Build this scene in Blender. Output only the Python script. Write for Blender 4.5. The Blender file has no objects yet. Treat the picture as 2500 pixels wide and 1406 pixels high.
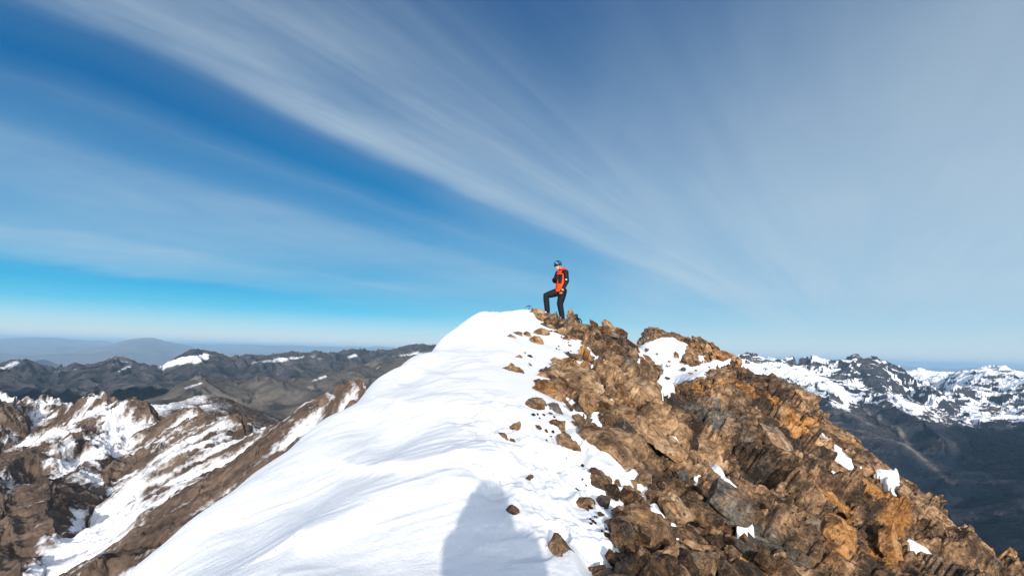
import bpy, bmesh, math, random
import numpy as np
from mathutils import Vector, Matrix

SC = bpy.context.scene
COL = SC.collection
R = math.radians
# ------------------------------------------------------------------ camera
W0, H0, F0 = 2500.0, 1406.0, 1400.0
PITCH = math.atan((862 - 703) / F0)
ROLL = math.atan(0.028)
c_w = np.array([0, math.cos(PITCH), math.sin(PITCH)])
c_U = np.array([0, -math.sin(PITCH), math.cos(PITCH)])
c_R = np.array([1.0, 0, 0])
c_r = c_R * math.cos(ROLL) + c_U * math.sin(ROLL)
c_u = c_U * math.cos(ROLL) - c_R * math.sin(ROLL)
cam_d = bpy.data.cameras.new('camera')
cam = bpy.data.objects.new('camera', cam_d)
COL.objects.link(cam)
cam_d.sensor_width = 36.0
cam_d.lens = 36.0 * F0 / W0
cam_d.clip_start = 0.05
cam_d.clip_end = 250000
cam.matrix_world = Matrix(((c_r[0], c_u[0], -c_w[0], 0), (c_r[1], c_u[1], -c_w[1], 0), (c_r[2], c_u[2], -c_w[2], 0), (0, 0, 0, 1)))
SC.camera = cam

# ------------------------------------------------------------------ exposure, sun
SC.view_settings.view_transform = 'Standard'
SC.view_settings.look = 'None'
SC.view_settings.gamma = 1
EXPO = 1.0
SC.view_settings.exposure = EXPO
SUN_EL, SUN_AZ = 13.2, 3.0          # height; degrees to the right of straight behind the camera
sd = Vector((math.sin(R(SUN_AZ)) * math.cos(R(SUN_EL)), -math.cos(R(SUN_AZ)) * math.cos(R(SUN_EL)), math.sin(R(SUN_EL))))
sun_d = bpy.data.lights.new('sun', 'SUN')
sun_d.energy = 2.85
sun_d.angle = R(0.53)
sun_d.color = (1.0, 0.90, 0.78)
sun = bpy.data.objects.new('sun', sun_d)
COL.objects.link(sun)
sun.rotation_euler = sd.to_track_quat('Z', 'Y').to_euler()
SC.cycles.use_denoising = True
SC.cycles.max_bounces = 6
SC.cycles.volume_bounces = 0
SC.cycles.caustics_reflective = False
SC.cycles.caustics_refractive = False

# ------------------------------------------------------------------ pixel <-> world
def pdir(px, py):
    px = np.asarray(px, float); py = np.asarray(py, float)
    a = (px - W0 / 2) / F0; b = (py - H0 / 2) / F0
    return c_w + a[..., None] * c_r - b[..., None] * c_u
def unproj(px, py, r):
    """point on the ray of pixel (px, py) at horizontal range r"""
    d = pdir(px, py)
    return d / np.hypot(d[..., 0], d[..., 1])[..., None] * np.asarray(r, float)[..., None]
def proj(p):
    k = np.maximum(p @ c_w, 1e-6)
    return W0 / 2 + F0 * (p @ c_r) / k, H0 / 2 - F0 * (p @ c_u) / k, p @ c_w

def lin(r, g, b):
    f = lambda v: (v / 255 / 12.92) if v / 255 <= 0.04045 else ((v / 255 + 0.055) / 1.055) ** 2.4
    return (f(r), f(g), f(b))

# ------------------------------------------------------------------ node helper
class NT:
    def __init__(s, tree): s.t = tree; s.n = tree.nodes; s.l = tree.links
    def new(s, typ, **kw):
        n = s.n.new(typ)
        for k, v in kw.items():
            if k in n.bl_rna.properties and k not in n.inputs: setattr(n, k, v)
            elif k in n.inputs: s.put(n.inputs[k], v)
        return n
    def put(s, sock, v):
        if isinstance(v, bpy.types.NodeSocket): s.l.new(v, sock)
        elif isinstance(v, tuple) and len(v) == 3 and sock.type == 'RGBA': sock.default_value = v + (1,)
        else: sock.default_value = v
    def m(s, op, a, b=None, c=None, clamp=False):
        n = s.n.new('ShaderNodeMath'); n.operation = op; n.use_clamp = clamp
        for i, v in enumerate((a, b, c)):
            if v is not None: s.put(n.inputs[i], v)
        return n.outputs[0]
    def vm(s, op, a, b=None):
        n = s.n.new('ShaderNodeVectorMath'); n.operation = op
        s.put(n.inputs[0], a)
        if b is not None: s.put(n.inputs[1], b)
        return n.outputs[0]
    def mix(s, f, a, b, mode='MIX'):
        n = s.n.new('ShaderNodeMix'); n.data_type = 'RGBA'; n.blend_type = mode
        s.put(n.inputs[0], f); s.put(n.inputs[6], a); s.put(n.inputs[7], b)
        return n.outputs[2]
    def ramp(s, f, stops, interp='LINEAR'):
        n = s.n.new('ShaderNodeValToRGB'); cr = n.color_ramp; cr.interpolation = interp
        stops = sorted(stops, key=lambda q: q[0])
        while len(cr.elements) < len(stops): cr.elements.new(0.5)
        for e, (p, c) in zip(cr.elements, stops):
            e.position = min(max(p, 0), 1)
            e.color = (c + (1,)) if isinstance(c, tuple) else (c, c, c, 1)
        s.put(n.inputs[0], f)
        return n.outputs[0]
    def noise(s, vec, scale, detail=4, rough=0.55, dist=0.0, ntype=None):
        n = s.n.new('ShaderNodeTexNoise')
        if ntype: n.noise_type = ntype
        s.put(n.inputs['Vector'], vec); s.put(n.inputs['Scale'], scale); s.put(n.inputs['Detail'], detail)
        s.put(n.inputs['Roughness'], rough); s.put(n.inputs['Distortion'], dist)
        return n.outputs[0]
    def xyz(s, v):
        n = s.n.new('ShaderNodeSeparateXYZ'); s.put(n.inputs[0], v); return n.outputs
    def comb(s, x, y, z):
        n = s.n.new('ShaderNodeCombineXYZ')
        for i, v in enumerate((x, y, z)): s.put(n.inputs[i], v)
        return n.outputs[0]

# ------------------------------------------------------------------ sky
WS = 0.1
world = bpy.data.worlds.new('World'); SC.world = world; world.use_nodes = True
nt = NT(world.node_tree); nt.n.clear()
sky = nt.new('ShaderNodeTexSky'); sky.sky_type = 'NISHITA'; sky.sun_disc = False
sky.sun_elevation = R(SUN_EL); sky.sun_rotation = R(180 - SUN_AZ); sky.altitude = 4000; sky.dust_density = 0.6; sky.ozone_density = 2.0
gen = nt.new('ShaderNodeTexCoord').outputs['Generated']
X, Y, Z = nt.xyz(gen)
zc = nt.m('MAXIMUM', Z, 0.004)
K = 1.0 / (WS * 2 ** EXPO)
def skyc(r, g, b): return tuple(v * K for v in lin(r, g, b))
def sel(deg): return max(0.0, math.sin(R(deg)))
grad = nt.ramp(nt.m('MAXIMUM', Z, 0.0), [(sel(0), skyc(222, 231, 230)), (sel(0.9), skyc(210, 230, 233)), (sel(1.9), skyc(172, 222, 236)), (sel(3.4), skyc(84, 197, 233)),
        (sel(5), skyc(14, 174, 224)), (sel(8), skyc(2, 155, 210)), (sel(13), skyc(4, 133, 194)), (sel(20), skyc(0, 105, 168)), (sel(28), skyc(0, 90, 150)), (sel(38), skyc(10, 74, 134)), (sel(60), skyc(30, 66, 122))])
clear = nt.mix(0.95, sky.outputs[0], grad)
# cirrus: long parallel streaks on a high level sheet; their azimuth is where they meet on the horizon
vpd = pdir(2090.0, 885.0); VAZ = math.atan2(vpd[0], vpd[1])
px_, py_ = nt.m('DIVIDE', X, zc), nt.m('DIVIDE', Y, zc)
ca, sa = math.cos(VAZ), math.sin(VAZ)
u_ = nt.m('ADD', nt.m('MULTIPLY', px_, -ca), nt.m('MULTIPLY', py_, sa))      # across the streaks, to the left
v_ = nt.m('ADD', nt.m('MULTIPLY', px_, sa), nt.m('MULTIPLY', py_, ca))       # along them
lv = nt.m('LOGARITHM', nt.m('MAXIMUM', nt.m('ADD', v_, 1.5), 0.2), 2.718)
al0 = nt.m('DIVIDE', nt.m('ARCTANGENT', u_), math.pi)
wob = nt.m('MULTIPLY', nt.m('SUBTRACT', nt.noise(nt.comb(nt.m('MULTIPLY', al0, 2.0), lv, 3.0), 1.6, 3), 0.5), 0.026)
al = nt.m('ADD', nt.m('ADD', al0, wob), 0.5)
def AL(px, py):
    d = pdir(float(px), float(py)); z = max(d[2], 0.004)
    u = (-d[0] * ca + d[1] * sa) / z
    return math.atan(u) / math.pi + 0.5
prof = [(2500, 0, .08), (2000, 0, .08), (1600, 0, .07), (1350, 0, .05), (1150, 0, .08), (950, 0, .16), (770, 0, .27),
        (660, 0, .42), (585, 0, .52), (520, 0, .42), (430, 0, .38), (320, 0, .48), (220, 0, .57), (130, 0, .48), (85, 0, .34), (45, 0, .17), (0, 14, .06), (0, 110, .0), (0, 160, .05), (0, 195, .13), (0, 225, .07), (0, 290, .11),
        (0, 335, .27), (0, 390, .32), (0, 470, .26), (0, 540, .28), (0, 565, .44), (0, 595, .36), (0, 636, .28), (0, 652, .03)]
dens = nt.ramp(al, [(AL(x, y), d) for x, y, d in prof] + [(0.995, 0.0)])
lw = nt.m('ADD', lv, nt.m('MULTIPLY', al0, 1.2))
streak = nt.noise(nt.comb(nt.m('MULTIPLY', al0, 22.0), nt.m('MULTIPLY', lw, 0.9), 0.0), 1.0, 4, 0.55, 1.0)
fibre = nt.noise(nt.comb(nt.m('MULTIPLY', al0, 90.0), nt.m('MULTIPLY', lw, 2.6), 2.0), 1.0, 5, 0.65, 0.9)
soft = nt.noise(nt.comb(nt.m('MULTIPLY', al0, 6.0), nt.m('MULTIPLY', lw, 1.6), 5.0), 1.0, 3, 0.5)
streak = nt.ramp(streak, [(0.33, 0.0), (0.67, 1.0)]); soft = nt.ramp(soft, [(0.3, 0.0), (0.7, 1.0)]); fibre = nt.ramp(fibre, [(0.3, 0.0), (0.7, 1.0)])
tex = nt.m('ADD', nt.m('ADD', nt.m('MULTIPLY', streak, 0.55), nt.m('MULTIPLY', soft, 0.45)), nt.m('MULTIPLY', fibre, 0.30))
tw = nt.ramp(nt.m('ADD', al0, 0.5), [(0.50, 0.25), (0.74, 1.0)])
tex = nt.m('ADD', 0.58, nt.m('MULTIPLY', nt.m('SUBTRACT', tex, 0.58), tw))
dn = nt.m('MULTIPLY', nt.m('ADD', dens, 0.004), nt.m('ADD', 0.38, tex))
dn = nt.m('MULTIPLY', dn, nt.ramp(nt.m('DIVIDE', lv, 5.0), [(0.0, 0.9), (0.32, 1.06), (0.40, 0.85), (0.52, 0.34), (0.7, 0.3)], 'EASE'))
dn = nt.m('MULTIPLY', dn, nt.ramp(Z, [(0.0, 0.25), (0.03, 0.55), (0.10, 1.0)]), clamp=True)
# a thin even veil that thickens to the right and towards the horizon
azd = nt.m('MULTIPLY', nt.m('ARCTAN2', X, Y), 180 / math.pi)
vw = nt.m('MULTIPLY', nt.m('SUBTRACT', nt.noise(gen, 2.2, 4, 0.55, 0.6), 0.5), 22.0)
azd = nt.m('ADD', azd, vw)
def azn(d): return (d + 60) / 120
vaz = nt.ramp(nt.m('ADD', nt.m('DIVIDE', azd, 120.0), 0.5), [(azn(-14), 0.0), (azn(0), 0.22), (azn(14), 0.62), (azn(30), 0.85), (azn(45), 0.9)], 'EASE')
vel = nt.ramp(nt.m('MAXIMUM', Z, 0.0), [(sel(0), 0.6), (sel(6), 0.84), (sel(14), 0.84), (sel(22), 0.62), (sel(32), 0.20), (sel(45), 0.10)])
corner = nt.ramp(nt.m('ADD', nt.m('DIVIDE', azd, 120.0), 0.5), [(azn(18), 0.0), (azn(42), 0.28)], 'EASE')
veil = nt.m('ADD', nt.m('MULTIPLY', vaz, vel), nt.m('MULTIPLY', corner, nt.ramp(Z, [(0.3, 0.3), (0.45, 1.0)])), clamp=True)
veil = nt.m('MULTIPLY', veil, nt.m('ADD', 0.90, nt.m('MULTIPLY', nt.m('ADD', nt.m('MULTIPLY', streak, tw), soft), 0.12)), clamp=True)
dn = nt.m('SUBTRACT', 1.0, nt.m('MULTIPLY', nt.m('SUBTRACT', 1.0, dn), nt.m('SUBTRACT', 1.0, veil)))
ccol = nt.ramp(nt.m('MAXIMUM', Z, 0.0), [(0, skyc(204, 220, 230)), (sel(8), skyc(188, 210, 226)), (sel(25), skyc(178, 199, 214)), (sel(45), skyc(166, 186, 204))])
bg = nt.new('ShaderNodeBackground', Strength=WS)
# fill glow added round the sun, behind the camera, to pale the shadows
dsun = nt.vm('DOT_PRODUCT', gen, tuple(sd)); dsun = dsun.node.outputs['Value']
glow = nt.ramp(nt.m('MAXIMUM', dsun, 0.0), [(0.25, 0.0), (0.6, 0.10), (0.85, 0.36), (0.97, 0.85), (1.0, 1.0)], 'EASE')
gcol = nt.vm('MULTIPLY', nt.comb(glow, glow, glow), tuple(3.1 * K * c for c in (1.0, 0.97, 0.92)))
nt.l.new(nt.vm('ADD', nt.mix(dn, clear, ccol), gcol), bg.inputs[0])
wo = nt.new('ShaderNodeOutputWorld'); nt.l.new(bg.outputs[0], wo.inputs[0])

# ------------------------------------------------------------------ numeric noise
def _h(ix, iy, iz, seed):
    with np.errstate(over='ignore'):
        h = ix.astype(np.int64).astype(np.uint32) * np.uint32(374761393) + iy.astype(np.int64).astype(np.uint32) * np.uint32(668265263) + iz.astype(np.int64).astype(np.uint32) * np.uint32(2147483647 - 1013904223) + np.uint32(seed * 2654435 + 12345)
        h = (h ^ (h >> np.uint32(13))) * np.uint32(1274126177)
        h = (h ^ (h >> np.uint32(16))) * np.uint32(2246822519)
        h = h ^ (h >> np.uint32(15))
    return h
def hf(h): return h.astype(np.float64) / 4294967295.0
def h2(h, k):
    with np.errstate(over='ignore'):
        g = (h ^ np.uint32((0x9E3779B9 * k) & 0xffffffff)) * np.uint32(2654435761)
        g = (g ^ (g >> np.uint32(15))) * np.uint32(2246822519)
        g = g ^ (g >> np.uint32(13))
    return hf(g)
def vnoise(p, seed=0):
    i = np.floor(p); f = p - i; f = f * f * f * (f * (f * 6 - 15) + 10)
    ix, iy, iz = i[..., 0], i[..., 1], i[..., 2]
    out = 0
    for dx in (0, 1):
        wx = f[..., 0] if dx else 1 - f[..., 0]
        for dy in (0, 1):
            wy = f[..., 1] if dy else 1 - f[..., 1]
            for dz in (0, 1):
                wz = f[..., 2] if dz else 1 - f[..., 2]
                out = out + wx * wy * wz * hf(_h(ix + dx, iy + dy, iz + dz, seed))
    return out * 2 - 1
def fbm(p, oct=4, seed=0, gain=0.5, ridged=False):
    a, s, out = 1.0, 0.0, 0
    for k in range(oct):
        n = vnoise(p * 2.03 ** k + 17.3 * k, seed + k * 7)
        if ridged: n = 1 - 2 * np.abs(n)
        out = out + a * n; s += a; a *= gain
    return out / s
def cells(p, seed=0, jit=0.85):
    """two nearest jittered cells: hash, offset from each seed, F2-F1"""
    i = np.floor(p); N = p.shape[:-1]
    b1 = np.full(N, 1e9); b2 = np.full(N, 1e9); bh = np.zeros(N, np.uint32); bo = np.zeros(p.shape); ch = np.zeros(N, np.uint32); co = np.zeros(p.shape)
    for dx in (-1, 0, 1):
        for dy in (-1, 0, 1):
            for dz in (-1, 0, 1):
                c = i + np.array([dx, dy, dz])
                h = _h(c[..., 0], c[..., 1], c[..., 2], seed)
                s = c + 0.5 + (np.stack([h2(h, 1), h2(h, 2), h2(h, 3)], -1) - 0.5) * jit
                o = p - s; d = np.abs(o).sum(-1) * 0.5 + np.sqrt((o * o).sum(-1)) * 0.5
                less = d < b1; mid = (~less) & (d < b2)
                b2 = np.where(less, b1, np.where(mid, d, b2)); ch = np.where(less, bh, np.where(mid, h, ch)); co = np.where(less[..., None], bo, np.where(mid[..., None], o, co))
                b1 = np.where(less, d, b1); bh = np.where(less, h, bh); bo = np.where(less[..., None], o, bo)
    return bh, bo, b2 - b1, ch, co
def blocks(p, size, amp, seed, stretch=None, crack=0.25, tilt=0.7, soft=0.16):
    """broken-rock displacement: every cell is a tilted facet with its own step, edges worn over a short width"""
    q = p / size
    if stretch is not None:
        ax, k = stretch
        q = q - (q @ ax)[..., None] * ax * (1 - 1 / k)
    q = q + 0.16 * np.stack([vnoise(q * 1.7, seed + 31), vnoise(q * 1.7, seed + 32), vnoise(q * 1.7, seed + 33)], -1)
    h, o, e, hb, ob = cells(q, seed)
    def plane(h, o):
        g = np.stack([h2(h, 4), h2(h, 5), h2(h, 6)], -1) - 0.5
        return (h2(h, 7) - 0.5) + (o * g).sum(-1) * tilt * 2
    w = 0.5 * (1 - sstep(0, soft, e))
    d = plane(h, o) * (1 - w) + plane(hb, ob) * w
    d = d - crack * np.clip(1 - e / 0.12, 0, 1) ** 1.5
    return amp * d, h2(h, 8)
def sstep(a, b, x):
    t = np.clip((x - a) / (b - a), 0, 1); return t * t * (3 - 2 * t)

# ------------------------------------------------------------------ terrain from sight lines
class Sheet:
    """a height field z(azimuth, log range) through surveyed points (pixel, pixel, range)"""
    def __init__(s, pts, z0=0.0, azk=2.5, c=0.05, extra=()):
        P = []
        for (x, y, r) in pts:
            w = unproj(float(x), float(y), float(r)); P.append((math.atan2(w[0], w[1]), math.log(r), (w[2] - z0) / r))
        P += list(extra)
        P = np.array(P); s.z0, s.azk, s.c = z0, azk, c
        s.q = np.stack([P[:, 0] * azk, P[:, 1]], -1); n = len(P)
        A = s._phi(s.q) + np.eye(n) * 1e-6
        L = np.concatenate([np.ones((n, 1)), s.q], 1)
        M = np.block([[A, L], [L.T, np.zeros((3, 3))]])
        sol = np.linalg.solve(M, np.concatenate([P[:, 2], np.zeros(3)]))
        s.w, s.l = sol[:n], sol[n:]
    def _phi(s, q):
        d2 = ((q[:, None, :] - s.q[None]) ** 2).sum(-1)
        return -np.sqrt(d2 + s.c ** 2)
    def g(s, az, lr):
        q = np.stack([np.ravel(az) * s.azk, np.ravel(lr)], -1); out = np.empty(len(q))
        for k in range(0, len(q), 40000):
            b = q[k:k + 40000]; out[k:k + 40000] = s._phi(b) @ s.w + s.l[0] + b @ s.l[1:]
        return out.reshape(np.shape(az))
    def z(s, az, r): return s.z0 + r * s.g(az, np.log(r))
    def grid(s, az, lr):
        A, L = np.meshgrid(az, lr); r = np.exp(L); z = s.z(A, r)
        return np.stack([r * np.sin(A), r * np.cos(A), z], -1)
    def hit(s, px, py, r0=1.8, r1=70.0, n=500):
        d = pdir(float(px), float(py)); hd = math.hypot(d[0], d[1]); az = math.atan2(d[0], d[1]); t = d[2] / hd
        rs = np.exp(np.linspace(math.log(r0), math.log(r1), n))
        below = rs * t <= s.z(np.full(n, az), rs)
        r = rs[np.argmax(below)] if below.any() else None
        if r is None: return None
        return np.array([r * math.sin(az), r * math.cos(az), r * t])

def grid_normals(P):
    du = np.gradient(P, axis=1); dv = np.gradient(P, axis=0)
    n = np.cross(du, dv); n /= np.linalg.norm(n, axis=-1, keepdims=True) + 1e-12
    return np.where(n[..., 2:3] < 0, -n, n)
def mesh_grid(name, P, mat, attrs=None, keep=None, smooth=False, wrap=False):
    nr, nc = P.shape[:2]
    idx = np.arange(nr * nc).reshape(nr, nc)
    a, b, c, d = idx[:-1, :-1], idx[:-1, 1:], idx[1:, 1:], idx[1:, :-1]
    F = np.stack([a, b, c, d], -1).reshape(-1, 4)
    if keep is not None:
        k = keep.reshape(-1); F = F[k[F].any(1)]
    used = np.zeros(nr * nc, bool); used[F.ravel()] = True
    remap = np.cumsum(used) - 1
    V = P.reshape(-1, 3)[used]; F = remap[F]
    me = bpy.data.meshes.new(name)
    me.vertices.add(len(V)); me.vertices.foreach_set('co', V.astype(np.float32).ravel())
    me.loops.add(F.size); me.loops.foreach_set('vertex_index', F.astype(np.int32).ravel())
    me.polygons.add(len(F)); me.polygons.foreach_set('loop_start', np.arange(0, F.size, 4, dtype=np.int32))
    me.polygons.foreach_set('use_smooth', np.full(len(F), smooth))
    me.update(calc_edges=True)
    for an, av in (attrs or {}).items():
        at = me.attributes.new(an, 'FLOAT', 'POINT'); at.data.foreach_set('value', av.reshape(-1)[used].astype(np.float32))
    me.materials.append(mat)
    o = bpy.data.objects.new(name, me); COL.objects.link(o)
    return o
def lic(P, seed, size, step, n=10, oct=2):
    """noise smeared along the fall line: gullies and flutes"""
    N = grid_normals(P); g = np.stack([N[..., 0], N[..., 1]], -1)
    # blur of the fall line on the grid
    for _ in range(6):
        g = (g + np.roll(g, 1, 0) + np.roll(g, -1, 0) + np.roll(g, 1, 1) + np.roll(g, -1, 1)) / 5
    g /= np.linalg.norm(g, axis=-1, keepdims=True) + 1e-9
    out = 0; ws = 0
    for k in range(-n, n + 1):
        q = P[..., :2] + g * (k * step)
        q3 = np.concatenate([q / size, np.zeros(q.shape[:-1] + (1,))], -1)
        w = 1 - abs(k) / (n + 1.0); out = out + w * fbm(q3, oct, seed); ws += w
    out = out / ws
    return out / (out.std() + 1e-9)
def sdist(px, py, poly):
    """signed pixel distance to a polygon, positive inside"""
    best = np.full(px.shape, 1e18); inside = np.zeros(px.shape, bool); n = len(poly)
    for i in range(n):
        x0, y0 = poly[i]; x1, y1 = poly[(i + 1) % n]
        ex, ey = x1 - x0, y1 - y0; L = ex * ex + ey * ey + 1e-9
        t = np.clip(((px - x0) * ex + (py - y0) * ey) / L, 0, 1)
        best = np.minimum(best, (px - x0 - t * ex) ** 2 + (py - y0 - t * ey) ** 2)
        cond = (y0 > py) != (y1 > py)
        xi = x0 + (py - y0) * ex / (ey if abs(ey) > 1e-9 else 1e-9)
        inside ^= cond & (px < xi)
    return np.where(inside, 1, -1) * np.sqrt(best)
def struct(o, label, cat, kind='structure'):
    o['kind'] = kind; o['label'] = label; o['category'] = cat
    return o
# ------------------------------------------------------------------ materials
def newmat(name):
    m = bpy.data.materials.new(name); m.use_nodes = True
    t = NT(m.node_tree); t.n.clear()
    o = t.new('ShaderNodeOutputMaterial'); b = t.new('ShaderNodeBsdfPrincipled')
    t.l.new(b.outputs[0], o.inputs[0])
    return m, t, b
def attr(t, name):
    n = t.new('ShaderNodeAttribute'); n.attribute_name = name; return n.outputs['Fac']
def rock_material(name, local=False, bump=1.2, sc=1.0, tint=(1, 1, 1)):
    m, t, b = newmat(name)
    if local:
        pos = t.new('ShaderNodeTexCoord').outputs['Object']
        oi = t.new('ShaderNodeObjectInfo'); rnd = oi.outputs['Random']; ocol = t.xyz(oi.outputs['Color'])
        pos = t.vm('ADD', pos, t.comb(t.m('MULTIPLY', rnd, 37.0), t.m('MULTIPLY', rnd, 91.0), 0.0))
        tone, warm = ocol[0], ocol[1]
    else:
        pos = t.new('ShaderNodeNewGeometry').outputs['Position']
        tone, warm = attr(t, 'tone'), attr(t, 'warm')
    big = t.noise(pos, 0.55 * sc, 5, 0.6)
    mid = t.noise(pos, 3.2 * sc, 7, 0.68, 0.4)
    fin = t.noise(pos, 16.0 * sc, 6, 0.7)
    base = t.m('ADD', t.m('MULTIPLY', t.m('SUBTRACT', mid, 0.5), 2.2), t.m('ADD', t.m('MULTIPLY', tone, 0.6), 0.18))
    base = t.m('ADD', base, t.m('MULTIPLY', t.m('SUBTRACT', fin, 0.5), 1.1))
    c1 = t.ramp(base, [(0.0, (0.026, 0.017, 0.012)), (0.28, (0.085, 0.052, 0.032)), (0.50, (0.215, 0.128, 0.070)), (0.75, (0.42, 0.265, 0.148)), (1.0, (0.56, 0.40, 0.26))])
    c2 = t.ramp(base, [(0.0, (0.05, 0.022, 0.008)), (0.32, (0.18, 0.078, 0.023)), (0.6, (0.40, 0.19, 0.06)), (1.0, (0.56, 0.31, 0.13))])
    c3 = t.ramp(base, [(0.0, (0.028, 0.028, 0.027)), (0.5, (0.125, 0.112, 0.096)), (1.0, (0.31, 0.285, 0.25))])
    wm = t.m('ADD', warm, t.m('MULTIPLY', t.m('SUBTRACT', big, 0.5), 1.6))
    col = t.mix(t.ramp(wm, [(0.62, 0.0), (0.86, 1.0)]), c1, c2)
    col = t.mix(t.ramp(wm, [(0.04, 1.0), (0.20, 0.0)]), col, c3)
    # black lichen spots, in colonies
    vo = t.new('ShaderNodeTexVoronoi'); vo.feature = 'F1'
    t.put(vo.inputs['Vector'], t.vm('ADD', pos, t.vm('MULTIPLY', t.comb(fin, mid, fin), (0.10, 0.10, 0.10)))); t.put(vo.inputs['Scale'], 11.0 * sc)
    spot = t.ramp(vo.outputs['Distance'], [(0.20, 1.0), (0.30, 0.0)])
    colony = t.ramp(t.noise(pos, 1.3 * sc, 3, 0.6), [(0.47, 0.0), (0.58, 1.0)])
    pick = t.ramp(t.xyz(vo.outputs['Color'])[0], [(0.42, 1.0), (0.48, 0.0)])
    col = t.mix(t.m('MULTIPLY', t.m('MULTIPLY', spot, colony), t.m('MULTIPLY', pick, 0.9)), col, (0.016, 0.012, 0.010))
    stain = t.ramp(t.noise(pos, 2.1 * sc, 8, 0.75, 0.8), [(0.52, 0.0), (0.62, 0.85)])
    col = t.mix(stain, col, (0.026, 0.018, 0.013))
    vein = t.ramp(t.m('ABSOLUTE', t.m('SUBTRACT', t.noise(pos, 2.6 * sc, 3, 0.5, 1.2), 0.5)), [(0.003, 0.30), (0.008, 0.0)])
    col = t.mix(vein, col, (0.46, 0.37, 0.28))
    if tint != (1, 1, 1): col = t.mix(1.0, col, tint, 'MULTIPLY')
    t.put(b.inputs['Base Color'], col); t.put(b.inputs['Roughness'], 0.82)
    t.put(b.inputs['Specular IOR Level'], 0.25)
    bp = t.new('ShaderNodeBump'); t.put(bp.inputs['Strength'], bump); t.put(bp.inputs['Distance'], 0.045 / sc)
    hgt = t.m('ADD', t.m('MULTIPLY', mid, 1.6), t.noise(pos, 24.0 * sc, 6, 0.65))
    t.put(bp.inputs['Height'], hgt); t.l.new(bp.outputs[0], b.inputs['Normal'])
    return m
M_ROCK = rock_material('weathered_rock')
M_BOULDER = rock_material('boulder_rock', local=True, bump=1.2)

def snow_material(name):
    m, t, b = newmat(name)
    pos = t.new('ShaderNodeNewGeometry').outputs['Position']
    c = t.ramp(t.noise(pos, 0.8, 4, 0.6), [(0.3, (0.86, 0.885, 0.92)), (0.7, (0.90, 0.915, 0.935))])
    t.put(b.inputs['Base Color'], c); t.put(b.inputs['Roughness'], 0.62); t.put(b.inputs['Specular IOR Level'], 0.3)
    st = t.vm('MULTIPLY', pos, (1.0, 0.35, 1.0))
    h = t.m('ADD', t.noise(st, 5.0, 5, 0.55, 0.4), t.m('MULTIPLY', t.noise(pos, 45.0, 5, 0.65), 0.22))
    bp = t.new('ShaderNodeBump'); t.put(bp.inputs['Strength'], 0.6); t.put(bp.inputs['Distance'], 0.03)
    t.put(bp.inputs['Height'], h); t.l.new(bp.outputs[0], b.inputs['Normal'])
    return m
M_SNOW = snow_material('wind_packed_snow')

def range_material(name, dark, midc, light, size, snowc=(0.80, 0.83, 0.88), edge=0.22, bump=0.8):
    m, t, b = newmat(name)
    pos = t.new('ShaderNodeNewGeometry').outputs['Position']
    n1 = t.noise(pos, 1.0 / size, 7, 0.68, 0.3); n2 = t.noise(pos, 7.0 / size, 7, 0.72)
    f = t.m('ADD', t.m('ADD', t.m('MULTIPLY', t.m('SUBTRACT', n1, 0.5), 1.5), t.m('MULTIPLY', t.m('SUBTRACT', n2, 0.5), 0.9)), attr(t, 'tone'))
    rock = t.ramp(f, [(0.1, dark), (0.5, midc), (0.9, light)])
    s = t.m('ADD', attr(t, 'snow'), t.m('ADD', t.m('MULTIPLY', t.m('SUBTRACT', n2, 0.5), 0.75), t.m('MULTIPLY', t.m('SUBTRACT', n1, 0.5), 0.5)))
    k = t.ramp(s, [(0.5 - edge / 2, 0.0), (0.5 + edge / 2, 1.0)])
    t.put(b.inputs['Base Color'], t.mix(k, rock, snowc)); t.put(b.inputs['Roughness'], 0.85); t.put(b.inputs['Specular IOR Level'], 0.15)
    bp = t.new('ShaderNodeBump'); t.put(bp.inputs['Strength'], bump); t.put(bp.inputs['Distance'], size * 0.05)
    t.put(bp.inputs['Height'], t.m('ADD', n1, t.m('MULTIPLY', n2, 0.5))); t.l.new(bp.outputs[0], b.inputs['Normal'])
    return m

# ------------------------------------------------------------------ our own mountain: ridge, summit, second top
def c2(x, y): return (1120 + x / 3.515, 730 + y / 3.515)
def c3(x, y): return (1200 + x / 3.95, 1050 + y / 3.95)
def c4(x, y): return (1500 + x / 3.514, 780 + y / 3.514)
def c5(x, y): return (1650 + x / 2.941, 1000 + y / 2.941)
LIP = [(-900, 2400, 4.2), (-250, 1850, 4.6), (100, 1580, 5.2), (320, 1406, 5.8), (460, 1296, 6.3), (600, 1190, 7.0), (750, 1076, 8.3), (900, 960, 10.0), (985, 902, 11.5), (1065, 850, 13.4), (1110, 820, 14.6),
       (1150, 796, 15.6), (1190, 774, 16.4), (1230, 763, 17.0), (1270, 759, 17.5)]
SIL = [(1300, 760, 17.5), (1345, 772, 17.3), (1390, 785, 17.2), (1450, 814, 17.6), (1500, 834, 18.3), (1545, 850, 17.8)]
GUL = [(1575, 868, 17.0), (1610, 905, 16.3), (1622, 940, 15.6)]
SEC = [(1557, 850, 36.0), (1575, 850, 38.0), (1610, 842, 40.0), (1650, 838, 40.0), (1700, 850, 39.5), (1735, 862, 39.0), (1760, 878, 38.0), (1795, 890, 37.0), (1815, 905, 36.0), (1835, 925, 35.0), (1890, 945, 34.0), (1910, 972, 33.0),
       (1990, 1012, 31.0), (2010, 1045, 30.0), (2060, 1082, 29.0), (2110, 1108, 28.0), (2165, 1160, 26.5), (2220, 1185, 25.5), (2280, 1242, 24.0), (2340, 1298, 22.0), (2400, 1365, 20.0), (2480, 1430, 18.5), (2560, 1500, 17.5), (2760, 1640, 15.0)]
near = LIP + SIL + GUL + SEC
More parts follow.
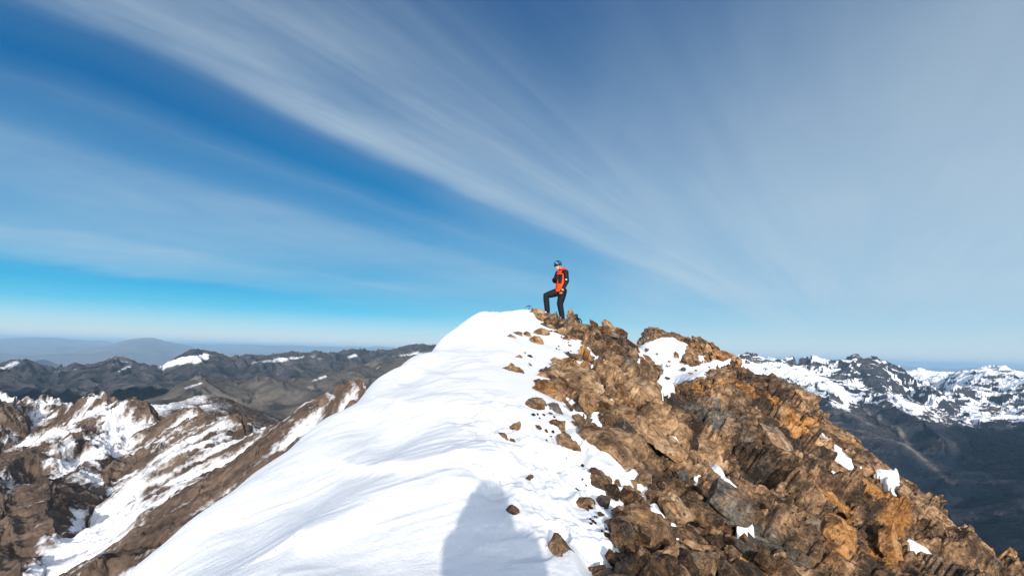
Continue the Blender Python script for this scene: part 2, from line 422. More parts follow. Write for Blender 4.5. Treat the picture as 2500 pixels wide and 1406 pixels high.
near += [(320, 1500, 4.6), (600, 1406, 3.7), (600, 1290, 4.9), (750, 1406, 3.3), (750, 1250, 4.7), (900, 1406, 3.15), (900, 1200, 4.6), (900, 1060, 6.6), (1000, 1000, 6.8), (1000, 940, 9.0),
         (1100, 1406, 3.0), (1100, 1200, 4.1), (1100, 1000, 6.3), (1100, 900, 9.4), (1100, 850, 12.2), (1250, 1406, 2.95), (1250, 1212, 4.0), (1250, 1025, 6.0), (1250, 940, 7.9), (1250, 876, 10.4), (1250, 812, 13.6), (1250, 778, 16.0),
         (1390, 1406, 3.0), (1390, 1300, 3.7), (1390, 1200, 4.5), (1390, 1100, 5.7), (1390, 1000, 7.6), (1390, 930, 9.7), (1390, 850, 13.8), (1330, 800, 15.6),
         (1500, 1406, 3.2), (1500, 1250, 4.3), (1500, 1100, 6.2), (1500, 1000, 8.2), (1500, 920, 11.0), (1500, 865, 14.6), (1590, 1000, 9.9), (1590, 930, 13.0),
         (1650, 1406, 4.0), (1650, 1250, 5.8), (1650, 1120, 8.2), (1650, 1030, 11.0), (1650, 975, 14.0), (1660, 948, 25.0), (1640, 900, 31.0), (1720, 990, 17.0), (1720, 900, 32.0),
         (1800, 1406, 5.0), (1800, 1250, 7.3), (1800, 1120, 10.8), (1800, 1030, 15.5), (1800, 960, 23.0), (1800, 910, 31.0), (1900, 1120, 13.0), (1900, 1040, 18.5),
         (2000, 1406, 6.8), (2000, 1250, 10.2), (2000, 1150, 14.8), (2000, 1085, 21.0), (2100, 1300, 10.6), (2120, 1180, 19.0), (2200, 1406, 9.3), (2200, 1290, 14.0), (2200, 1230, 19.0), (2350, 1406, 12.3), (2350, 1340, 16.0),
         (1250, 2200, 1.35), (800, 2200, 1.4), (1700, 2300, 1.5), (2300, 2200, 3.0)]
def pol(px, py, r):
    w = unproj(float(px), float(py), float(r)); return math.atan2(w[0], w[1]), r, w[2]
extra = []
Z0 = -1.6
def E(az, r, z): extra.append((az, math.log(r), (z - Z0) / r))
for p in LIP:
    az, r, z = pol(*p)
    for f, s in ((1.10, 0.75), (1.45, 1.05), (2.6, 1.05)): E(az, r * f, z - (f - 1) * r * s)
for p in SIL:
    az, r, z = pol(*p)
    for f, s in ((1.09, 0.7), (1.35, 0.75)): E(az, r * f, z - (f - 1) * r * s)
    E(az, 36.0, -0.3 - 0.022 * (1557 - p[0]))
for p in SEC:
    az, r, z = pol(*p)
    for f, s in ((1.10, 0.6), (1.5, 0.95)): E(az, r * f, z - (f - 1) * r * s)
for a_ in (-math.pi, math.pi):
    for r, g in ((0.6, 0.02), (2, -0.10), (6, -0.2), (20, -0.3), (60, -0.5), (400, -0.9)): extra.append((a_, math.log(r), g))
for a_, gs in ((-2.0, (0, -0.2, -0.6, -0.9, -1.0)), (-1.25, (0.02, -0.12, -0.7, -1.0, -1.05)), (1.3, (0, -0.3, -0.55, -0.7, -0.9)), (2.1, (0, -0.25, -0.5, -0.7, -0.9))):
    for r, g in zip((0.6, 2.5, 8, 25, 100), gs): extra.append((a_, math.log(r), g))
for a_ in (-1.0, -0.6, -0.2, 0.1, 0.4, 0.8, 1.3, 2.1, -1.25, -2.0): extra.append((a_, math.log(400), -1.0))
for a_ in (-0.6, 0, 0.6): extra.append((a_, math.log(0.6), 0.05))
BASE = Sheet(near, Z0, 2.5, 0.04, extra)

SNOW_MAIN = [(1250, 600), (1300, 757), (1312, 775), (1335, 792), (1356, 807), (1404, 827), (1436, 841), (1446, 855), (1427, 860), (1421, 872), (1441, 889), (1460, 912), (1467, 925), (1430, 915), (1376, 911), (1348, 926), (1342, 935), (1316, 926),
             (1302, 946), (1330, 962), (1360, 985), (1350, 1000), (1300, 985), (1274, 983), (1319, 1009), (1376, 1014), (1384, 1026), (1339, 1029), (1356, 1051), (1360, 1082), (1388, 1090), (1392, 1045), (1405, 1048), (1416, 1073), (1460, 1110), (1490, 1135), (1512, 1160), (1505, 1172),
             (1440, 1160), (1432, 1182), (1463, 1207), (1453, 1227), (1489, 1252), (1491, 1270), (1468, 1290), (1494, 1316), (1491, 1344), (1478, 1354), (1491, 1406), (1500, 1700), (1400, 4000), (-6000, 4000), (-6000, 400)]
SNOW_BITS = [[c3(*q) for q in ((1175, 490), (1270, 570), (1400, 640), (1560, 680), (1640, 760), (1740, 860), (1700, 880), (1600, 800), (1480, 730), (1400, 665), (1290, 660), (1215, 580))],
             [c2(*q) for q in ((930, 840), (1000, 890), (1070, 890), (1060, 930), (990, 935), (950, 890))], [c2(*q) for q in ((1150, 980), (1240, 975), (1240, 990), (1160, 992))],
             [c2(*q) for q in ((1800, 1110), (1850, 1160), (1880, 1215), (1860, 1210), (1815, 1150))], [c2(*q) for q in ((1050, 530), (1130, 540), (1190, 640), (1150, 640), (1100, 580))],
             [c5(*q) for q in ((165, 420), (178, 372), (240, 392), (292, 386), (338, 450), (332, 494), (290, 468), (245, 428))], [c5(*q) for q in ((342, 515), (480, 600), (432, 642), (412, 695), (380, 600))], [c5(*q) for q in ((430, 715), (515, 760), (500, 790), (455, 762))],
             [c5(*q) for q in ((1050, 175), (1110, 225), (1180, 270), (1210, 320), (1265, 370), (1268, 460), (1385, 520), (1385, 565), (1250, 503), (1150, 445), (1035, 345), (1110, 320), (1045, 260), (1080, 240))],
             [c5(*q) for q in ((1435, 428), (1588, 438), (1592, 472), (1530, 490), (1600, 530), (1625, 565), (1560, 553), (1498, 492))], [c5(*q) for q in ((1425, 568), (1500, 598), (1545, 635), (1500, 645))], [c5(*q) for q in ((1535, 555), (1640, 638), (1725, 740), (1700, 750), (1598, 642))],
             [c5(*q) for q in ((1575, 795), (1640, 868), (1725, 855), (1690, 910), (1760, 968), (1945, 1048), (1965, 1115), (1850, 1062), (1700, 1024), (1625, 962), (1640, 930))], [c5(*q) for q in ((2045, 970), (2110, 1008), (2175, 1060), (2172, 1100), (2100, 1032))],
             [c5(*q) for q in ((1925, 886), (2032, 938), (2022, 956), (1938, 912))], [c5(*q) for q in ((2085, 1158), (2185, 1178), (2185, 1235), (2085, 1235))], [c5(*q) for q in ((1825, 797), (1892, 840), (1870, 840))], [c5(*q) for q in ((1320, 420), (1340, 420), (1335, 455))],
             [c4(*q) for q in ((195, 240), (290, 190), (400, 155), (500, 150), (560, 190), (620, 215), (600, 260), (610, 300), (560, 330), (560, 370), (690, 400), (760, 380), (880, 350), (920, 300), (1010, 285), (1020, 320), (950, 350), (930, 390), (850, 420), (780, 480), (700, 530), (600, 540), (510, 530), (440, 580), (375, 520), (415, 430), (400, 370), (340, 340), (215, 310))],
             [c4(*q) for q in ((720, 305), (780, 315), (770, 335), (725, 330))], [c4(*q) for q in ((1160, 570), (1205, 565), (1200, 582))], [c4(*q) for q in ((1210, 770), (1240, 775), (1235, 792))]]

def az_axis(a0, a1, n):
    return np.concatenate([np.linspace(-math.pi, R(a0), 60)[:-1], np.linspace(R(a0), R(a1), n), np.linspace(R(a1), math.pi, 60)[1:]])
def lr_axis(pieces):
    out = [pieces[0][0]]
    for r0, r1, n in pieces: out += list(np.exp(np.linspace(math.log(r0), math.log(r1), n + 1))[1:])
    return np.log(np.array(out))
def snow_masks(P, r, warp=True):
    px, py, dep = proj(P)
    if warp:
        k = 120.0 / np.maximum(r, 2)
        px = px + k * 0.28 * fbm(P * 3.1, 4, 5); py = py + k * 0.22 * fbm(P * 3.1 + 40, 4, 6)
    vis = dep > 0.3
    m = np.where(vis, sdist(px, py, SNOW_MAIN), 300.0) * r / F0          # metres inside the snow
    m = np.where(vis | (P[..., 0] < 0.3), m, -1.0)
    b = np.full(px.shape, -9.0)
    for poly in SNOW_BITS:
        x0, x1 = min(q[0] for q in poly) - 30, max(q[0] for q in poly) + 30; y0, y1 = min(q[1] for q in poly) - 30, max(q[1] for q in poly) + 30
        k = vis & (px > x0) & (px < x1) & (py > y0) & (py < y1)
        if k.any(): b[k] = np.maximum(b[k], sdist(px[k], py[k], poly) * r[k] / F0)
    b = np.where(b > -1.5, b + 0.10 * fbm(P * 4.2, 3, 15), b)
    return m, b, px, py
SLAB_AX = np.array([0.72, -0.30, -0.62]); SLAB_AX /= np.linalg.norm(SLAB_AX)

# dark rock (lichen, iron, and gully and pocket shade painted in) and rock that is orange
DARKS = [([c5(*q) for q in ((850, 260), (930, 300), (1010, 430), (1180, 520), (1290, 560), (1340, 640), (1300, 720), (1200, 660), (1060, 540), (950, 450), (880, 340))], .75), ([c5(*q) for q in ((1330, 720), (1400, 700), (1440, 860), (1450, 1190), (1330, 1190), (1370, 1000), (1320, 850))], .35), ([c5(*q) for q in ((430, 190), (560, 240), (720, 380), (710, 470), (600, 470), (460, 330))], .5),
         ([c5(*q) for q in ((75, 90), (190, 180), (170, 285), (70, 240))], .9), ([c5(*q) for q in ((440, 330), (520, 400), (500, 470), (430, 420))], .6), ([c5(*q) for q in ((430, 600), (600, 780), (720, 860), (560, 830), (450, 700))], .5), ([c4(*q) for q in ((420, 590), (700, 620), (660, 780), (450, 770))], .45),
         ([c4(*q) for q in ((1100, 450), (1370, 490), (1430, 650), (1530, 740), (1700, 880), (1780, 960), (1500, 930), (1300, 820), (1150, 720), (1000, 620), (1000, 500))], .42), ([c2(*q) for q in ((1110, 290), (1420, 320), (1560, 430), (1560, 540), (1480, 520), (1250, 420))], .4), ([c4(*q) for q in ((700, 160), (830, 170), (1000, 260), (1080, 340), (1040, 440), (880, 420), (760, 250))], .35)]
ORANGES = [([c5(*q) for q in ((740, 150), (890, 140), (910, 220), (780, 235))], .5), ([c5(*q) for q in ((1030, 780), (1190, 780), (1310, 880), (1310, 1150), (1100, 1120))], .35), ([c5(*q) for q in ((1290, 520), (1570, 690), (1630, 1190), (1430, 1190), (1430, 850))], .4), ([c5(*q) for q in ((720, 385), (840, 385), (870, 460), (740, 475))], .3), ([c5(*q) for q in ((915, 490), (1090, 560), (1310, 760), (1290, 830), (950, 600))], .3),
           ([c4(*q) for q in ((650, 530), (760, 560), (760, 620), (640, 610))], .4), ([c4(*q) for q in ((1030, 330), (1100, 320), (1090, 600), (1030, 600))], .3), ([c2(*q) for q in ((1230, 410), (1400, 420), (1420, 540), (1250, 500))], .25)]
def paint(px, py, polys, soft=14):
    out = np.zeros(px.shape)
    for poly, v in polys:
        x0, x1 = min(q[0] for q in poly) - 30, max(q[0] for q in poly) + 30; y0, y1 = min(q[1] for q in poly) - 30, max(q[1] for q in poly) + 30
        k = (px > x0) & (px < x1) & (py > y0) & (py < y1)
        if k.any(): out[k] = np.maximum(out[k], v * sstep(-soft, soft, sdist(px[k], py[k], poly)))
    return out
def build_rock():
    az = az_axis(-15, 46, 960); lr = lr_axis([(0.7, 2.0, 40), (2.0, 50, 700), (50, 400, 50)])
    P = BASE.grid(az, lr); r = np.hypot(P[..., 0], P[..., 1]); N = grid_normals(P)
    main, bits, px, py = snow_masks(P, r)
    d = np.zeros(r.shape); tone = np.zeros(r.shape); warm = np.zeros(r.shape)
    AZ = np.arctan2(P[..., 0], P[..., 1])
    near_k = (r < 60) & (AZ > R(-16)) & (AZ < R(48)) & (main < 1.6)
    Q = P[near_k]; rr = r[near_k]
    big = sstep(5.5, 15, rr); far = sstep(19, 27, rr)
    t1, h1 = blocks(Q, 4.2, 1.0, 11, (SLAB_AX, 1.9), 0.2, 0.8, 0.10)
    t2, h2_ = blocks(Q, 1.5, 1.0, 12, (SLAB_AX, 2.0), 1.0, 1.3, 0.10)
    t3, h3 = blocks(Q, 0.58, 1.0, 13, (SLAB_AX, 1.6), 1.2, 1.5, 0.12)
    t4, h4 = blocks(Q, 0.22, 1.0, 14, (SLAB_AX, 1.4), 1.0, 1.4, 0.2)
    dd = t1 * (0.02 + 0.60 * big - 0.30 * far) * (1 - 0.55 * sstep(R(33), R(38), AZ[near_k])) + t2 * (0.05 + 0.50 * big) * (1 - 0.35 * far) + t3 * (0.10 + 0.20 * big) + t4 * 0.085 + 0.04 * fbm(Q * 4.0, 3, 8)
    top = np.exp(-((Q[:, 0] - 1.6) ** 2 + (Q[:, 1] - 17.4) ** 2) / 10.0)
    dd = dd * (1 - 0.88 * top) - 0.17 * top - 0.13 * (1 - sstep(4.5, 9, rr))
    cover = np.maximum(sstep(-0.1, 0.5, main[near_k]), 0)
    cb = sstep(-0.05, 0.2, bits[near_k]); dd *= 1 - 0.6 * sstep(-2.2, -0.3, bits[near_k]) * sstep(12, 16, rr)
    dd = dd * (1 - (0.6 + 0.32 * sstep(9, 18, rr)) * cb) * (1 - 0.85 * cover) - 0.32 * cover - 0.10 * cb
    d[near_k] = dd; tone[near_k] = 0.45 * h2_ + 0.35 * h3 + 0.2 * h4
    d[(main >= 1.6)] = -0.32
    wx = px + 40 * fbm(P * 0.9, 4, 61) * 8 / np.maximum(r, 4); wy = py + 40 * fbm(P * 0.9 + 50, 4, 62) * 8 / np.maximum(r, 4)
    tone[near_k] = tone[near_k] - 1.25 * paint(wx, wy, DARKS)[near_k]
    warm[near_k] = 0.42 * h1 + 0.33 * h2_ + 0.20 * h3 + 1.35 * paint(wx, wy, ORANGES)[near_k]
    return P, N, d, tone, warm
P_, N_, d_, tone_, warm_ = build_rock()
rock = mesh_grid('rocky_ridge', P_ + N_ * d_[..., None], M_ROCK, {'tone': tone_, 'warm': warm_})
struct(rock, 'brown broken rock face falling away to the right of the snow', 'rock face')

def build_snow():
    az = az_axis(-50, 46, 900); lr = lr_axis([(0.7, 2.0, 40), (2.0, 20, 460), (20, 50, 220), (50, 120, 20)])
    P = BASE.grid(az, lr); r = np.hypot(P[..., 0], P[..., 1])
    main, bits, px, py = snow_masks(P, r)
    x, y = P[..., 0], P[..., 1]
    thick = np.clip(main * 0.5, -0.4, 0.02)
    # wind drifts: soft steps with a lee side, and footprints churned up beside the rocks
    q = np.stack([x * 0.5, y * 0.34, 0 * x], -1)
    ph = (y * 0.78 + 0.55 * x + 1.3 * vnoise(q, 3))
    ph = ph * 0.62
    s = ph - np.floor(ph); drift = np.where(s < 0.72, s / 0.72, (1 - s) / 0.28); drift = drift * drift * (3 - 2 * drift)
    amp = 0.075 * sstep(0.3, 1.4, main) * (0.5 + 0.5 * vnoise(q * 0.8 + 9, 4)) * sstep(1.5, 3.0, r)
    thick += amp * (drift - 0.4)
    q = np.stack([x * 1.1, y * 0.7, 0 * x], -1)
    thick += 0.05 * fbm(q, 3, 21) * sstep(0.1, 0.8, main)
    rip = np.stack([x * 1.2 + y * 0.4, y * 5.0 - x * 1.5, 0 * x], -1)
    rip = rip + 0.6 * vnoise(np.stack([x * 0.9, y * 0.9, 0 * x], -1), 29)[..., None]
    thick += (0.009 + 0.013 * sstep(8, 13, r)) * fbm(rip, 4, 22, 0.55, True) * sstep(2.2, 4.0, r) * sstep(0.1, 0.6, main)
    thick -= 0.05 * sstep(12, 15, r)
    # wind ledges: a crisp lip with a soft run-up behind it
    for A, soft, pts in ((0.020, 0.25, ((1000, 890), (960, 985), (915, 1070), (870, 1150), (815, 1230), (760, 1310), (690, 1420))), (0.055, 0.55, ((850, 1148), (920, 1163), (985, 1167), (1060, 1150), (1150, 1131), (1250, 1131))), (0.060, 0.6, ((750, 1340), (840, 1302), (960, 1242), (1050, 1225), (1170, 1185))),
                         (0.040, 0.8, ((965, 985), (1040, 992), (1110, 985), (1190, 975))), (0.035, 0.7, ((1010, 930), (1080, 925), (1150, 900), (1230, 880)))):
        best = np.full(px.shape, 1e18); sg = np.zeros(px.shape); wx = px + 14 * vnoise(P * 1.6, 71); wy = py + 8 * vnoise(P * 1.6, 72)
        for (x0, y0), (x1, y1) in zip(pts[:-1], pts[1:]):
            ex, ey = x1 - x0, y1 - y0; tt = np.clip(((wx - x0) * ex + (wy - y0) * ey) / (ex * ex + ey * ey), 0, 1)
            dd_ = (wx - x0 - tt * ex) ** 2 + (wy - y0 - tt * ey) ** 2; k = dd_ < best
            best = np.where(k, dd_, best); sg = np.where(k, np.sign(ex * (wy - y0) - ey * (wx - x0)), sg)
        dist = np.sqrt(best) * r / F0 * 2.2; ends = np.ones(px.shape)
        thick += np.where(r < 14, A * np.where(sg < 0, np.exp(-(dist / soft) ** 2), np.exp(-(dist / 0.12) ** 2)), 0) * sstep(0.2, 0.8, main)
    trod = 0.85 * np.exp(-(np.maximum(main - 0.15, 0) / 0.42) ** 2) * sstep(2.6, 3.8, r) * (1 - sstep(5.8, 7.5, r))
    q = np.stack([x * 3.2, y * 2.2, 0 * x], -1); q = q + 0.5 * np.stack([vnoise(q * 0.8, 41), vnoise(q * 0.8, 42), 0 * x], -1)
    thick += trod * (0.10 * fbm(q, 4, 24, 0.5, True) - 0.04 + 0.05 * fbm(q * 2.3, 3, 27))
    ho, oo, ee, _a, _b = cells(q * 0.55, 23, 0.9); hole = np.clip(1 - np.hypot(oo[..., 0] / 0.8, oo[..., 1]) / 0.4, 0, 1)
    thick -= trod * 0.16 * (h2(ho, 3) > 0.6) * sstep(0, 0.7, hole)
    tb = np.clip(bits * 1.3, -0.6, 0.11) - 0.02 + 0.06 * fbm(P * 1.4, 3, 25)
    tb = np.where(bits < -0.05, -1.0, tb)
    t = np.maximum(thick, tb)
    keep = (t > -0.32)
    return P, t, keep
Ps, ts, ks = build_snow()
Ps = Ps.copy(); Ps[..., 2] += ts
snow = mesh_grid('snow_ridge', Ps, M_SNOW, None, ks, True)
struct(snow, 'white wind packed snow crest sloping up to the summit', 'snow slope')
# ------------------------------------------------------------------ far terrain
def c6(x, y, r): return (1780 + x / 3.472, 830 + y / 3.472, r)
def c7(x, y, r): return (x / 2.273, 800 + y / 2.273, r)
def behind(sky, steps, ex):
    for p in sky:
        az, r, z = pol(*p)
        for f, s in steps: ex.append((az, math.log(r * f), (z - (f - 1) * r * s) / r / f))
def lines(px, py, segs):
    """closeness to drawn lines, 1 on them"""
    out = np.zeros(px.shape)
    for pts, w, v in segs:
        best = np.full(px.shape, 1e18)
        for (x0, y0), (x1, y1) in zip(pts[:-1], pts[1:]):
            ex, ey = x1 - x0, y1 - y0
            t = np.clip(((px - x0) * ex + (py - y0) * ey) / (ex * ex + ey * ey + 1e-9), 0, 1)
            best = np.minimum(best, (px - x0 - t * ex) ** 2 + (py - y0 - t * ey) ** 2)
        out = np.where(np.abs(v) > 0, out + v * np.exp(-best / (w * w)), out)
    return out

# --- the snow-streaked brown flank below us on the left
FS = [(-700, 985, 2300), (-300, 940, 2100), (-120, 965, 2000), (0, 959, 1900), (44, 972, 1850), (84, 965, 1850), (132, 974, 1750), (211, 961, 1700), (246, 981, 1600), (273, 994, 1550), (308, 998, 1500), (335, 990, 1450), (365, 1003, 1400), (392, 1025, 1350), (458, 1009, 1300), (485, 1018, 1250),
      (524, 1040, 1150), (546, 1047, 1120), (586, 1029, 1000), (612, 1034, 950), (652, 1054, 850), (683, 1047, 780), (705, 1025, 720), (749, 998, 650), (815, 972, 580), (859, 950, 540), (890, 965, 520), (960, 1010, 500), (1100, 1130, 520), (1300, 1200, 620), (1500, 1250, 800), (1800, 1300, 1000)]
FI = [(60, 1085, 1500), (150, 1078, 1450), (20, 1100, 1480), (100, 1020, 1700), (170, 1010, 1640), (-150, 1060, 1650), (240, 1038, 1400), (180, 1062, 1310), (110, 1100, 1230), (40, 1135, 1160), (0, 1158, 1120), (-150, 1230, 1050), (100, 1150, 1120), (30, 1190, 1060), (210, 1100, 1180),
      (300, 1050, 1330), (265, 1075, 1260), (345, 1015, 1380), (330, 1070, 1240), (290, 1115, 1150), (268, 1165, 1070), (258, 1250, 940), (200, 1150, 1080), (220, 1250, 930), (215, 1320, 820),
      (630, 1068, 850), (560, 1100, 850), (440, 1160, 820), (350, 1225, 770), (260, 1290, 700), (150, 1355, 630), (40, 1410, 580), (460, 1045, 1160), (420, 1090, 1040), (380, 1150, 940), (300, 1230, 840),
      (640, 1085, 720), (600, 1110, 670), (520, 1165, 620), (440, 1215, 580), (370, 1295, 520), (300, 1355, 480), (210, 1410, 450), (800, 1050, 510), (700, 1120, 500), (600, 1205, 470), (500, 1295, 440), (400, 1390, 410),
      (40, 1285, 880), (0, 1300, 870), (130, 1250, 880), (130, 1300, 760), (150, 1330, 700), (40, 1340, 740), (-200, 1300, 800), (0, 1460, 560), (100, 1460, 540), (200, 1480, 430), (350, 1490, 380), (-300, 1500, 560), (600, 1400, 390), (900, 1300, 390), (1200, 1500, 390), (1600, 1600, 420), (1900, 1600, 450)]
ex = []
behind(FS, ((1.08, 0.45), (1.25, 0.6), (1.7, 0.6)), ex); ex += [(R(q), math.log(2600), -0.35) for q in range(-60, 24, 8)]
FL = Sheet(FS + FI, 0.0, 2.5, 0.03, ex)
az = np.linspace(R(-60), R(16), 1080); lr = np.log(np.exp(np.linspace(math.log(330), math.log(2300), 560)))
P = FL.grid(az, lr); r = np.hypot(P[..., 0], P[..., 1]); px, py, _ = proj(P)
gl = lic(P, 51, 26.0, 4.0, 9)
gl2 = lic(P, 52, 75.0, 9.0, 9); gl3 = lic(P, 58, 11.0, 3.5, 10)
rid = fbm(np.concatenate([P[..., :2] / 160.0, 0 * P[..., :1]], -1), 5, 53, 0.5, True)
fin = fbm(P / 14.0, 3, 54, 0.55, True)
bt, bh = blocks(P.reshape(-1, 3), 30.0, 1.0, 55, None, 0.2, 0.9, 0.25)
bt = bt.reshape(r.shape); bh = bh.reshape(r.shape)
P[..., 2] += np.maximum(r / 1000.0, 0.75) * (7.5 * gl2 + 2.5 * gl - 5.0 * (np.abs(gl) - 0.8) + 8.0 * rid + 3.8 * fin + 3.4 * bt - 1.6 * np.abs(gl3))
stp = 1 - grid_normals(P)[..., 2]; stp = (stp - stp.mean()) / stp.std()
bowl = lines(px, py, [([(10, 970), (60, 1020), (100, 1080)], 34, .55), ([(100, 985), (125, 1040), (130, 1080)], 26, .6), ([(20, 1092), (80, 1084), (150, 1068), (225, 1030)], 20, .95), ([(225, 990), (255, 1020), (300, 1060)], 30, .6), ([(265, 1020), (290, 1055), (260, 1080)], 28, .7), ([(175, 985), (160, 1030)], 16, .3),
    ([(180, 1122), (240, 1120)], 40, .35), ([(215, 1150), (230, 1220), (235, 1270)], 36, .55), ([(625, 1065), (560, 1095), (480, 1145), (390, 1205), (300, 1270), (200, 1330), (60, 1395)], 30, .95), ([(330, 1250), (250, 1340), (120, 1400)], 34, .6), ([(540, 1055), (510, 1090), (450, 1120)], 26, .7),
    ([(420, 1150), (330, 1200), (270, 1260)], 26, .5), ([(75, 1290), (100, 1330)], 10, .5), ([(165, 1250), (190, 1290), (160, 1330)], 12, .6), ([(0, 1170), (60, 1150), (180, 1105)], 7, .5),
    ([(240, 1042), (140, 1085), (0, 1150)], 13, -.6), ([(300, 1085), (270, 1130), (262, 1180)], 14, -.5), ([(640, 1090), (560, 1150), (470, 1220), (380, 1300), (280, 1380), (200, 1430)], 22, -.9), ([(700, 1110), (600, 1210), (450, 1330)], 40, -.6), ([(530, 1085), (505, 1108)], 9, -1.0), ([(600, 1040), (560, 1060)], 14, -.6),
    ([(200, 1330), (265, 1292)], 8, -.9), ([(130, 1265), (140, 1310)], 30, -.9), ([(40, 1310), (40, 1360)], 42, -1.0), ([(0, 1370), (60, 1350)], 34, -.6), ([(60, 1200), (110, 1230)], 60, -.4), ([(760, 1010), (840, 975)], 26, -.1), ([(400, 1080), (420, 1040)], 24, -.3), ([(310, 1150), (330, 1110)], 30, -.3), ([(30, 1050), (60, 1065)], 26, -.5)])
snw = 0.34 + bowl * 0.46 - 0.26 * gl - 0.06 * gl2 - 0.20 * gl3 - 0.16 * fin - 0.05 * bt - 0.14 * stp
snw += (0.04 + 0.22 * np.maximum(gl, 0)) * (1 - sstep(650, 900, r)) * sstep(480, 560, px)
tone = np.clip(0.5 + 0.22 * (bh - 0.5) + 0.05 * gl2 + 0.12 * fbm(P / 220.0, 3, 56), 0, 1)
M_FLANK = range_material('flank_rock', (0.030, 0.022, 0.018), (0.095, 0.066, 0.049), (0.18, 0.132, 0.100), 26.0, (0.72, 0.73, 0.76), 0.42)
struct(mesh_grid('mountain_flank', P, M_FLANK, {'snow': snw, 'tone': tone - 0.22 * lines(px, py, [([(40, 1190), (150, 1260)], 60, 1.0), ([(0, 1290), (20, 1300)], 40, .8), ([(130, 1170), (170, 1140)], 30, .7)])}), 'brown rocky mountain flank streaked with snow below the crest', 'mountain')

# --- rounded brown hump behind it
HS = [(200, 1030, 2500), (270, 1005, 2500), (330, 992, 2500), (440, 985, 2600), (493, 972, 2650), (550, 974, 2650), (586, 985, 2600), (630, 1007, 2500), (690, 1036, 2400), (760, 1075, 2350), (850, 1110, 2300), (1100, 1120, 2300), (1500, 1150, 2300), (1800, 1170, 2300)]
HI = [(300, 1050, 1900), (440, 1040, 1900), (560, 1050, 1850), (620, 1060, 1950), (700, 1090, 1950), (480, 1005, 2300), (570, 1010, 2300), (1000, 1200, 1850), (1500, 1250, 1850), (1800, 1260, 1850)]
ex = [(R(q), math.log(3600), -0.3) for q in range(-46, 24, 6)]; behind(HS, ((1.08, 0.3), (1.2, 0.45)), ex)
HP = Sheet(HS + HI, 0, 2.5, 0.03, ex)
P = HP.grid(np.linspace(R(-42), R(16), 800), np.linspace(math.log(1750), math.log(3300), 200)); r = np.hypot(P[..., 0], P[..., 1])
gl = lic(P, 61, 45.0, 7.0, 8); fin = fbm(P / 30.0, 4, 62, 0.55, True)
P[..., 2] += 4.0 * gl + 9.0 * fin; px, py, _ = proj(P)
snw = 0.13 + 0.10 * gl + 0.16 * fin + lines(px, py, [([(270, 1003), (340, 996), (440, 988), (490, 978)], 12, .42), ([(500, 985), (560, 995)], 16, .2), ([(320, 1010), (400, 1005)], 14, .2)])
struct(mesh_grid('mountain_spur', P, M_FLANK, {'snow': snw, 'tone': 0.36 + 0.05 * gl}), 'dark brown rounded mountain spur dusted with snow', 'mountain')

# --- the dark ranges in the middle distance
S1 = [(-800, 905, 7000), (-300, 890, 7000), (0, 901, 7000), (48, 881, 7000), (88, 890, 7000), (136, 903, 7000), (185, 895, 7000), (220, 890, 7000), (251, 888, 7200), (299, 881, 7200), (334, 890, 7000), (374, 892, 6900), (396, 895, 6900), (440, 872, 6900), (467, 862, 7000), (511, 866, 7000), (550, 881, 7200), (595, 886, 7500), (661, 879, 7800),
      (705, 870, 8000), (744, 868, 8000), (771, 866, 8000), (815, 873, 8200), (846, 868, 8300), (877, 862, 8300), (903, 866, 8300), (947, 870, 8600), (978, 864, 8800), (1057, 859, 9000), (1150, 862, 9000), (1400, 900, 9000), (1600, 930, 8800), (1800, 950, 8500)]
S1I = [(0, 960, 5200), (100, 960, 5200), (250, 950, 5500), (400, 950, 5200), (480, 905, 6200), (560, 925, 5900), (680, 932, 5600), (800, 905, 6600), (900, 892, 7000), (1057, 905, 6300), (1057, 965, 5200), (1250, 905, 6300), (1250, 965, 5000), (1500, 950, 6300), (1800, 1000, 5500), (1500, 1000, 5000), (340, 920, 6000), (150, 930, 6000), (50, 915, 6300), (-400, 960, 5200), (420, 905, 6400), (530, 890, 6500)]
S2 = [(-400, 1010, 3500), (0, 995, 3500), (200, 1000, 3500), (340, 985, 3600), (420, 962, 3900), (449, 945, 4000), (493, 932, 4100), (520, 936, 4100), (546, 928, 4100), (573, 934, 4100), (599, 932, 4100), (634, 932, 4000), (687, 932, 4000), (722, 932, 4200), (757, 928, 4300), (792, 915, 4500), (837, 908, 4700), (877, 895, 4900), (925, 895, 5100), (969, 888, 5300), (1057, 866, 5800), (1200, 880, 6000), (1400, 920, 5800), (1600, 960, 5200), (1800, 1000, 4800)]
S2I = [(560, 990, 3350), (640, 1005, 3100), (690, 1030, 2800), (600, 1040, 2700), (400, 1010, 3000), (760, 985, 3200), (800, 960, 3600), (900, 930, 4200), (850, 1000, 3000), (-100, 1030, 2900), (200, 1020, 2900), (620, 955, 3800), (700, 970, 3500), (770, 945, 3900), (1057, 910, 4400), (1057, 1000, 3200), (1250, 930, 4400), (1250, 1020, 3200), (1500, 1000, 4000), (1500, 1100, 2900), (1800, 1100, 2900)]
